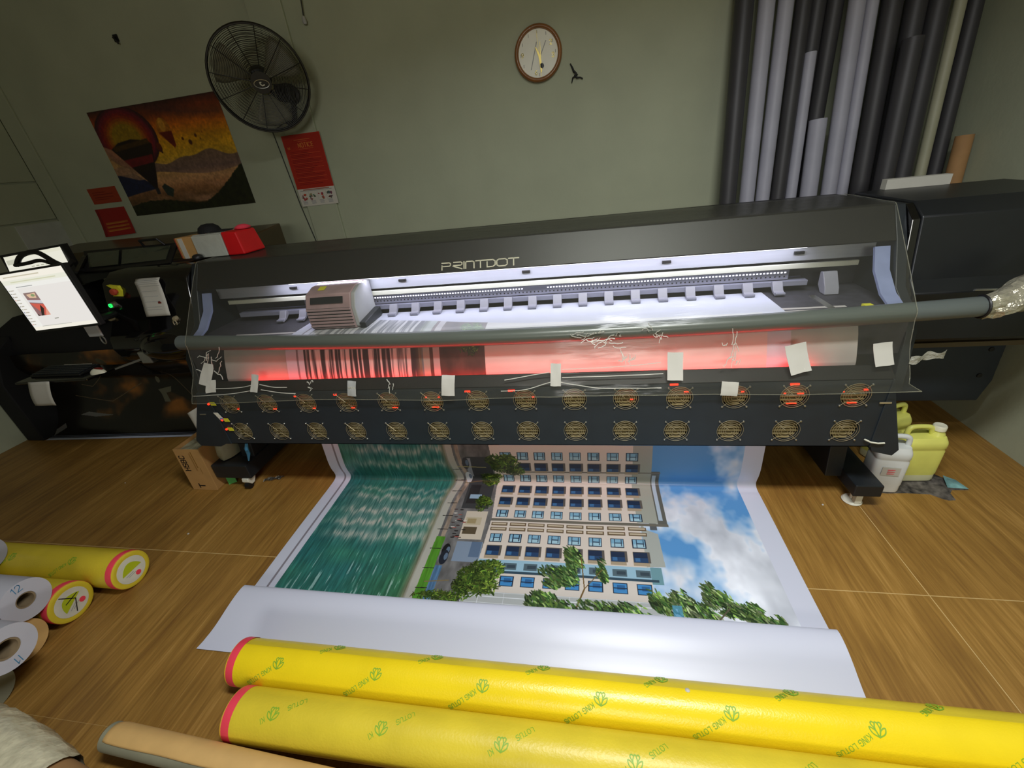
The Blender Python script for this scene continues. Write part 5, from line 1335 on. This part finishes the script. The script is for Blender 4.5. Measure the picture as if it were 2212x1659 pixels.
def yellow_roll(yc, r, x0, x1, label, group, mat='vinyl_yellow', seam=True, end=+1, prints=(), bandw=.033):
    """end=-1: the taped end is x0, end=+1: it is x1"""
    t = thing('yellow_vinyl_roll', ((x0+x1)/2, yc, 0), label, 'roll', group)
    n = 64; m = MB()
    rr = random.Random(int(abs(yc*1000)))
    def rad(a, x): return r*(1+.004*math.sin(2*a+x*3))
    secs = [x0+(x1-x0)*k/30 for k in range(31)]; vv = []
    for x in secs:
        for s in range(n):
            a = 2*math.pi*s/n; q = rad(a, x)+(-.0022 if (20 < math.degrees(a) < 71 and seam) else 0); vv.append((x, yc+q*math.cos(a), r+.001+q*math.sin(a)))
    ff = [(i*n+s, i*n+(s+1) % n, (i+1)*n+(s+1) % n, (i+1)*n+s) for i in range(30) for s in range(n)]+[tuple(range(n)), tuple(30*n+s for s in range(n))]
    m.add(vv, ff)
    if seam:
        for fi in range(30*n):
            if 20 < 360*((fi % n)+.5)/n < 71: m.m[fi] = 1
    build('wrapping', m, [mat, 'vinyl_yellow_dull'], t, smooth=40)
    xe = x1 if end > 0 else x0; d = 1 if end > 0 else -1
    def prof(c): return MB().lathe(c, (xe, yc, r+.001), (d, 0, 0), 48)
    build('red_tape_band', prof([(r*1.0055, -bandw), (r*1.0065, -bandw), (r*1.0065, -.002), (r*.985, .003)]), 'tape_red', t, smooth=50)
    build('end_cap', prof([(r*1.0, -.003), (r*.985, .004), (r*.90, .008), (r*.80, .006), (0, .006)]), mat, t, smooth=50)
    for x_list, phi, kw in prints: roll_print(t, yc, r+.001, r, x_list, phi, xmin=x0+.045, **kw)
    return t
G1 = 'yellow vinyl rolls across the front'
yellow_roll(.770, .0845, -1.398, 2.4, 'bright yellow printed roll next to the white banner edge, farther of the front two', G1, end=-1,
            prints=(([-1.18+.4*k for k in range(9)], 112, {}), ([-.976+.4*k for k in range(8)], 49, {'hi': 83})))
yellow_roll(.600, .0845, -1.272, 2.2, 'yellow printed roll lying between the brighter yellow roll and the cardboard tube', G1, mat='vinyl_yellow_dull', seam=False, end=-1,
            prints=(([-1.087+.4*k for k in range(8)], 103, {'hi': 126}), ([-.925+.4*k for k in range(8)], 36, {'lo': 58, 'logos': False})))
build('white_speck', MB().lathe([(0, .004), (.006, .003), (.008, 0)], (.30, .770+.0845*math.cos(R_(76)), .0855+.0845*math.sin(R_(76))), (0, math.cos(R_(76)), math.sin(R_(76))), 10), 'paper', smooth=60, label='tiny white speck lying on the bright yellow roll', cat='speck')

# cardboard tube wrapped in kraft, and the film-wrapped brown tube
def obl_tube(name, a, b, r, label, cat): 
    t = thing(name, ((a[0]+b[0])/2, (a[1]+b[1])/2, 0), label, cat); return t
A_, B_ = Vector((-1.70, .482, .092)), Vector((.55, .377, .100))
ct = thing('kraft_tube', (-.6, .40, 0), 'thick kraft-paper wrapped tube nearest the front edge, its underside grey', 'tube')
build('inner_roll', MB().ring(A_, B_, .022, .0445, 40), 'tube_grey', ct, smooth=40)
dd = (B_-A_).normalized(); sv = dd.cross(Vector((0, 0, 1))).normalized(); up = sv.cross(dd)
rk = random.Random(12); m = MB(); nA = 26
def kraft(u, v):
    a = R_(lerp(-62, 127+2*math.sin(u*40)+2*math.sin(u*17), v)); rr = .0465
    ul = u; c = A_+(B_-A_)*ul-dd*.006*(1 if u == 0 else 0)
    if u < .02: rr = .0465-.006*(1-u/.02)**2
    return c+(-sv*math.cos(a)+up*math.sin(a))*rr
m.grid(kraft, 60, nA); build('kraft_wrap', m, 'kraft', ct, smooth=60, solid=.002)
dr = thing('dark_vinyl_roll', (-.4, .40, 0), 'dark roll on the floor under the kraft-paper tube', 'roll')
build('wound_vinyl', MB().ring((-1.42, .432, .036), (.6, .327, .036), .012, .035, 24), 'roll_dark', dr)
build('core', MB().ring((-1.417, .432, .036), (.597, .327, .036), .009, .012, 16), 'core_brown', dr)

ft = thing('film_wrapped_tube', (-2.0, .35, 0), 'brown tube in the bottom left corner, its end bunched in clear film', 'tube')
A2, B2 = Vector((-2.36, .45, .075)), Vector((-1.10, .215, .072))
build('tube', MB().ring(A2, B2, .05, .070, 32), 'kraft_dark', ft, smooth=40)
d2 = (B2-A2).normalized(); s2 = d2.cross(Vector((0, 0, 1))).normalized(); u2 = s2.cross(d2)
rf = random.Random(8); nn = 30; vv = []; rows = 16
for j in range(rows):
    f = j/(rows-1)
    for s in range(nn):
        a = 2*math.pi*s/nn; rr = .076+.030*math.sin(math.pi*min(1, (1-f)*1.0))*(.5+.5*math.sin(a))+.012*rf.random()
        p = A2+d2*(f*.62-.03)+(s2*math.cos(a)+u2*math.sin(a))*rr
        p.z = max(p.z, .003); vv.append(p)
m = MB().add(vv, [(i*nn+s, i*nn+(s+1) % nn, (i+1)*nn+(s+1) % nn, (i+1)*nn+s) for i in range(rows-1) for s in range(nn)])
build('bunched_film', m, 'film_bag', ft, smooth=50)

# ================================================================== rolls stacked at the left
def end_label(t, xe, yc, zc, r, rot):
    def P(u, v, d): 
        c, s = math.cos(rot), math.sin(rot)
        return (xe+d, yc+(u*c-v*s)*r, zc+(u*s+v*c)*r)
    def poly(pts, d, mat, name, lab=None):
        n = len(pts); m = MB().add([P(u, v, d) for u, v in pts]+[P(u, v, d+.0008) for u, v in pts], [tuple(range(n)), tuple(range(2*n-1, n-1, -1))]+[(i, (i+1) % n, n+(i+1) % n, n+i) for i in range(n)])
        return build(name, m, mat, t, smooth=0, label=lab)
    circ = lambda R, n=36: [(R*math.cos(2*math.pi*k/n), R*math.sin(2*math.pi*k/n)) for k in range(n)]
    poly(circ(.74), .0065, 'label_white', 'end_label', 'round white end label')
    lens = [(-.52+1.04*k/14, -.06) for k in range(15)]+[(.52-1.04*k/14, -.02+.46*math.sin(math.pi*(k/14))**.8) for k in range(15)]
    poly(lens, .0075, 'label_lime', 'label_print')
    poly([(p[0]*.14+.18, p[1]*.14-.42) for p in circ(1, 16)], .0075, 'tape_red', 'label_print')
    for k in range(2): poly([(-.40+.1*k, -.20-.09*k), (.02+.1*k, -.19-.09*k), (.02+.1*k, -.155-.09*k), (-.40+.1*k, -.165-.09*k)], .0075, 'paper_grey', 'label_print')
G2 = 'rolls stacked at the left edge'
ta = yellow_roll(1.128, .094, -4.6, -2.352, 'yellow roll farthest back in the left pile, round label on its end', G2, mat='vinyl_yellow_dull', seam=False, end=1, prints=(([-2.62-.4*k for k in range(5)], 112, {}),))
end_label(ta, -2.352, 1.128, .095, .094, 0.0)
tb = yellow_roll(.936, .094, -4.6, -2.485, 'yellow roll of the left pile with scribbled end label, under the upper white roll', G2, mat='vinyl_yellow_dull', seam=False, end=1)
end_label(tb, -2.485, .936, .095, .094, .55)
build('pen_mark', MB().ribbon([[(.90, .155), (.945, .10), (.92, .04)], [(.905, .105), (.96, .12)]], .004, lambda u, v, h: (-2.485+.0085+h, u+.01, v), .0006), 'ink_black', tb, smooth=0)
def plain_roll(y, z, r, x1, mat, label, core=.35, text=None, tr=0, name='white_vinyl_roll', tapered=False):
    t = thing(name, ((x1-4.6)/2, y, max(0, z-r)), label, 'roll', G2)
    build('wound_vinyl', MB().ring((-4.6, y, z), (x1, y, z), r*core*1.12, r, 44), mat, t, smooth=40)
    build('core', MB().ring((-4.6, y, z), (x1-.004, y, z), r*core*.92, r*core*1.12, 28), 'core_brown', t, smooth=40)
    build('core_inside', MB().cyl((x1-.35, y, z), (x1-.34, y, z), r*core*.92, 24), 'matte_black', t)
    if text:
        c, s = math.cos(tr), math.sin(tr); w = text_width(text, .03)
        st = [[(px-w/2, py+r*.58) for px, py in pl] for pl in stroke_text(text, .03)]
        build('pen_writing', MB().ribbon([[(p[0]*c-p[1]*s, p[0]*s+p[1]*c) for p in pl] for pl in st], .0026, lambda u, v, h: (x1+.0002+h, y+u, z+v), .0005), 'strap_blue', t, smooth=0)
    return t
plain_roll(.838, .254, .092, -2.485, 'vinyl_white', 'white roll end with 12 pen marked on it, upper in the left pile', text='12')
plain_roll(.640, .2575, .094, -2.285, 'vinyl_white', 'nearest and largest white roll end in the left pile', core=.40, text='I1', tr=math.pi)
plain_roll(.742, .095, .094, -2.50, 'kraft', 'tan roll wedged below the two white rolls', core=.3, name='brown_roll')
plain_roll(.545, .095, .093, -2.40, 'tube_grey', 'olive-grey roll on the floor below the nearest white roll', core=.3, name='grey_roll')
plain_roll(1.034, .256, .088, -3.05, 'roll_white', 'bluish pale roll end just inside the frame above the yellow rolls', core=.3)

# ================================================================== floor things by the legs
cr = thing('carton_box', (-2.56, 1.93, 0), 'open brown carton with black lettering on the floor beside the left printer leg', 'box')
CX0, CX1, CY0, CY1, CZ = -2.665, -2.475, 1.815, 2.06, .335
def wallbox(x0, x1, y0, y1): return MB().hexa([(x0, y0, .001), (x1, y0, .001), (x1, y1, .001), (x0, y1, .001), (x0+.012, y0+.004, CZ), (x1+.012, y0+.004, CZ), (x1+.012, y1+.004, CZ), (x0+.012, y1+.004, CZ)])
f1 = build('front_side', wallbox(CX0, CX1, CY0, CY0+.005), 'carton', cr, smooth=0)
build('right_side', wallbox(CX1-.005, CX1, CY0+.005, CY1), 'carton_shade', cr, smooth=0)
build('left_side', wallbox(CX0, CX0+.005, CY0+.005, CY1), 'carton_shade', cr, smooth=0)
build('back_side', wallbox(CX0, CX1, CY1, CY1+.005), 'carton_shade', cr, smooth=0)
build('bottom', MB().box(CX0+.005, CX1-.005, CY0+.005, CY1, .001, .006), 'carton_shade', cr, smooth=0)
build('flap', MB().hexa([(CX0+.012, CY1, CZ), (CX1+.012, CY1, CZ), (CX1+.012, CY1+.004, CZ), (CX0+.012, CY1+.004, CZ), (CX0+.02, CY1+.10, CZ+.06), (CX1, CY1+.10, CZ+.06), (CX1, CY1+.104, CZ+.06), (CX0+.02, CY1+.104, CZ+.06)]), 'carton', cr, smooth=0)
build('contents', MB().grid(lambda u, v: (lerp(CX0+.02, CX1, u), lerp(CY0+.01, CY1-.005, v), .312+.014*math.sin(u*9)*math.cos(v*7)), 8, 8), 'bag_grey', cr, smooth=0)
wT = text_width('HSBC', .038)
st = [[(-.062+.0-py, .165+px) for px, py in pl] for pl in stroke_text('HSBC', .038)]
build('lettering', MB().ribbon(st, .0062, lambda u, v, h: ((CX0+CX1)/2+u+.012*v/CZ+.025, CY0-.0003-h+.004*v/CZ, v), .0006), 'ink_black', f1, smooth=0)
build('lettering', MB().ribbon([[(.030, .19), (.030, .315)]], .006, lambda u, v, h: ((CX0+CX1)/2+u+.012*v/CZ, CY0-.0003-h+.004*v/CZ, v), .0006), 'ink_brown', f1, smooth=0)
build('lettering', MB().ribbon([[(.018, .165), (.018, .31)], [(.045, .14), (.045, .19)], [(.012, .165), (.012, .3)]], .0022, lambda u, v, h: ((CX0+CX1)/2+u+.012*v/CZ, CY0-.0003-h+.004*v/CZ, v), .0006), 'ink_brown', f1, smooth=0)
build('lettering', MB().ribbon([[(-.030, .022), (-.030, .052)], [(-.030, .037), (.012, .037)]], .008, lambda u, v, h: ((CX0+CX1)/2+u+.012*v/CZ, CY0-.0003-h+.004*v/CZ, v), .0006), 'ink_black', f1, smooth=0)
gb = MB(); rg = random.Random(21); vv = []
for j, (k, h) in enumerate([(1, 0), (1.05, .05), (1.0, .10), (.85, .15), (.5, .18), (.15, .185)]):
    for s in range(18):
        a = 2*math.pi*s/18; q = k*(1+.12*(rg.random()-.5)); vv.append((-2.40+.055*q*math.cos(a), 1.985+.10*q*math.sin(a), .196+h))
gb.add(vv, [(j*18+s, j*18+(s+1) % 18, (j+1)*18+(s+1) % 18, (j+1)*18+s) for j in range(5) for s in range(18)]+[tuple(range(18)), tuple(90+s for s in range(18))])
build('grey_bag', gb, 'bag_grey', smooth=50, label='crumpled grey plastic bag on the left foot of the printer beside the carton', cat='bag')
build('green_card', MB().hexa([(-2.432, 1.87, .001), (-2.395, 1.90, .001), (-2.396, 1.903, .001), (-2.433, 1.873, .001), (-2.45, 1.885, .085), (-2.412, 1.915, .085), (-2.413, 1.918, .085), (-2.451, 1.888, .085)]), 'green_card', smooth=0, label='small green card leaning beside the carton under the printer foot', cat='card')
hb = MB().grid(lambda u, v: (-2.385+.065*u-.035*v*(1-u), 1.825-.02*math.sin(u*3)+.02*v, lerp(.46, .64, v)-.05*(1-u)*abs(v-.55)*2), 6, 8)
build('paper_bag', hb, 'paper', smooth=180, solid=.0015, label='crumpled white paper hooked on the left end of the fan panel', cat='paper')

def jug(name, cx, cy, w, d, h, mat, label, group, yaw=0.0, cap=True, side=1, handle=True, z0=.0045):
    t = thing(name, (cx, cy, z0), label, 'canister', group)
    n = 36
    def pt(a, kx, ky, z):
        c, s = math.cos(a), math.sin(a); e = .34
        x = math.copysign(abs(c)**e, c)*w/2*kx; y = math.copysign(abs(s)**e, s)*d/2*ky
        return (cx+x*math.cos(yaw)-y*math.sin(yaw), cy+x*math.sin(yaw)+y*math.cos(yaw), z0+z)
    lv = [(.80, .80, 0), (.93, .93, .004), (.97, .97, .015), (.97, .97, h*.14), (1.0, 1.0, h*.17), (1.0, 1.0, h*.60), (.97, .96, h*.62), (.97, .96, h*.645), (1.0, 1.0, h*.66), (1.0, 1.0, h*.74), (.97, .93, h*.78), (.90, .72, h*.84)]
    vv = [pt(2*math.pi*s/n, kx, ky, z) for kx, ky, z in lv for s in range(n)]
    f = [(j*n+s, j*n+(s+1) % n, (j+1)*n+(s+1) % n, (j+1)*n+s) for j in range(len(lv)-1) for s in range(n)]+[tuple(range(n)), tuple((len(lv)-1)*n+s for s in range(n))]
    build('body', MB().add(vv, f), mat, t, smooth=50)
    if name == 'yellow_canister':
        vv = [pt(2*math.pi*s/n, kx*1.004, ky*1.004, z) for kx, ky, z in lv[:4] for s in range(n)]
        build('base_band', MB().add(vv, [(j*n+s, j*n+(s+1) % n, (j+1)*n+(s+1) % n, (j+1)*n+s) for j in range(3) for s in range(n)]), 'jug_clear', t, smooth=50)
    def loc(x, y, z): return (cx+x*math.cos(yaw)-y*math.sin(yaw), cy+x*math.sin(yaw)+y*math.cos(yaw), z0+z)
    if handle:
        P = [loc(-side*w*.41, 0, h*.80), loc(-side*w*.40, 0, h*.93), loc(-side*w*.30, 0, h*.985), loc(side*w*.02, 0, h*.985), loc(side*w*.13, 0, h*.95), loc(side*w*.20, 0, h*.82)]
        build('handle', MB().tube(catmull(P, 4), .0125, 10), mat, t, smooth=60)
    build('neck', MB().lathe([(.036, 0), (.030, h*.06), (.024, h*.09), (.024, h*.13)], loc(side*w*.30, 0, h*.82), (0, 0, 1), 24), mat, t, smooth=50)
    if cap: build('cap', MB().lathe([(.0285, 0), (.0285, .022), (.025, .027), (.02, .0265), (0, .024)], loc(side*w*.30, 0, h*.93), (0, 0, 1), 24), 'cap_white', t, smooth=40)
    return t
jug('yellow_canister', 1.715, 2.075, .195, .115, .325, 'jug_yellow', 'yellow liquid canister with a white screw cap on the stained rag', 'canisters by the right leg', yaw=.03)
wj = jug('white_canister', 1.525, 1.985, .150, .115, .330, 'jug_white', 'white jug wedged between the printer foot and the yellow canister', 'canisters by the right leg', yaw=-.12, side=-1)
build('label', MB().hexa([(1.478, 1.928, .125), (1.555, 1.919, .125), (1.555, 1.921, .125), (1.478, 1.930, .125), (1.478, 1.928, .175), (1.555, 1.919, .175), (1.555, 1.921, .175), (1.478, 1.930, .175)]), 'paper', wj, smooth=0)
for k in range(3): build('label_line', MB().box(1.50, 1.535, 1.9215, 1.9225, .135+k*.012, .138+k*.012), 'tape_red', wj, smooth=0)
jug('yellow_canister', 1.665, 2.245, .165, .12, .345, 'jug_yellow', 'second yellow canister mostly hidden behind the printer right end', 'canisters by the right leg', yaw=.35, side=-1)
rag = MB(); out = [(1.43, 1.93), (1.50, 2.05), (1.60, 2.16), (1.75, 2.17), (1.85, 2.10), (1.90, 2.045), (1.935, 1.99), (1.94, 1.965), (1.86, 1.962), (1.835, 1.935), (1.83, 1.885), (1.785, 1.88), (1.74, 1.92), (1.63, 1.925), (1.53, 1.92)]
cx, cy = 1.70, 2.02; rr = random.Random(31); vv = [(cx, cy, .0042)]
for ring in (.35, .7, .9, 1.0):
    for k, (x, y) in enumerate(out): 
        q = ring*(1+.05*(rr.random()-.5)*(ring < 1)); up_ = (.004+.014*rr.random() if (x > 1.79 and ring > .6) else .004)
        vv.append((cx+(x-cx)*q, cy+(y-cy)*q, up_ if ring < 1 else .0015))
n = len(out); ff = [(0, 1+k, 1+(k+1) % n) for k in range(n)]+[(1+r*n+k, 1+r*n+(k+1) % n, 1+(r+1)*n+(k+1) % n, 1+(r+1)*n+k) for r in range(3) for k in range(n)]
build('stained_rag', rag.add([(x, y, z-.0035 if z <= .0045 else z-.0035) for x, y, z in vv], ff), 'rag', smooth=60, label='ink-stained crumpled rag on the floor under the canisters', cat='rag')
tl = MB().add([(1.835, 1.965, .016), (1.935, 1.968, .006), (1.915, 2.03, .012), (1.87, 2.055, .020), (1.87, 1.995, .024)], [(0, 1, 4), (1, 2, 4), (2, 3, 4), (3, 0, 4)])
build('teal_paper', tl, 'rag_teal', smooth=0, solid=.001, label='torn teal and white paper scrap on the right tip of the rag', cat='paper')
# specks and bits on the floor
for x, y, r, lab in ((-2.356, 1.447, .006, 'single white crumb on the floor between the left rolls and the banner'), (-3.29, 1.86, .004, 'tiny white crumb on the floor by the dark banner'), (1.195, 1.83, .005, 'small white crumb on the floor left of the right levelling foot')):
    build('crumb', MB().lathe([(r, 0), (r*.9, .003), (0, .004)], (x, y, .0003), (0, 0, 1), 8), 'paper', smooth=60, label=lab, cat='crumb')
build('film_scrap', MB().grid(lambda u, v: (-2.19+.12*u, 1.90+.035*v+.03*u, .002+.012*abs(math.sin(u*7+v*3))), 8, 4), 'crumpled_film', smooth=60, label='scrap of clear film on the floor behind the left caster', cat='film scrap')
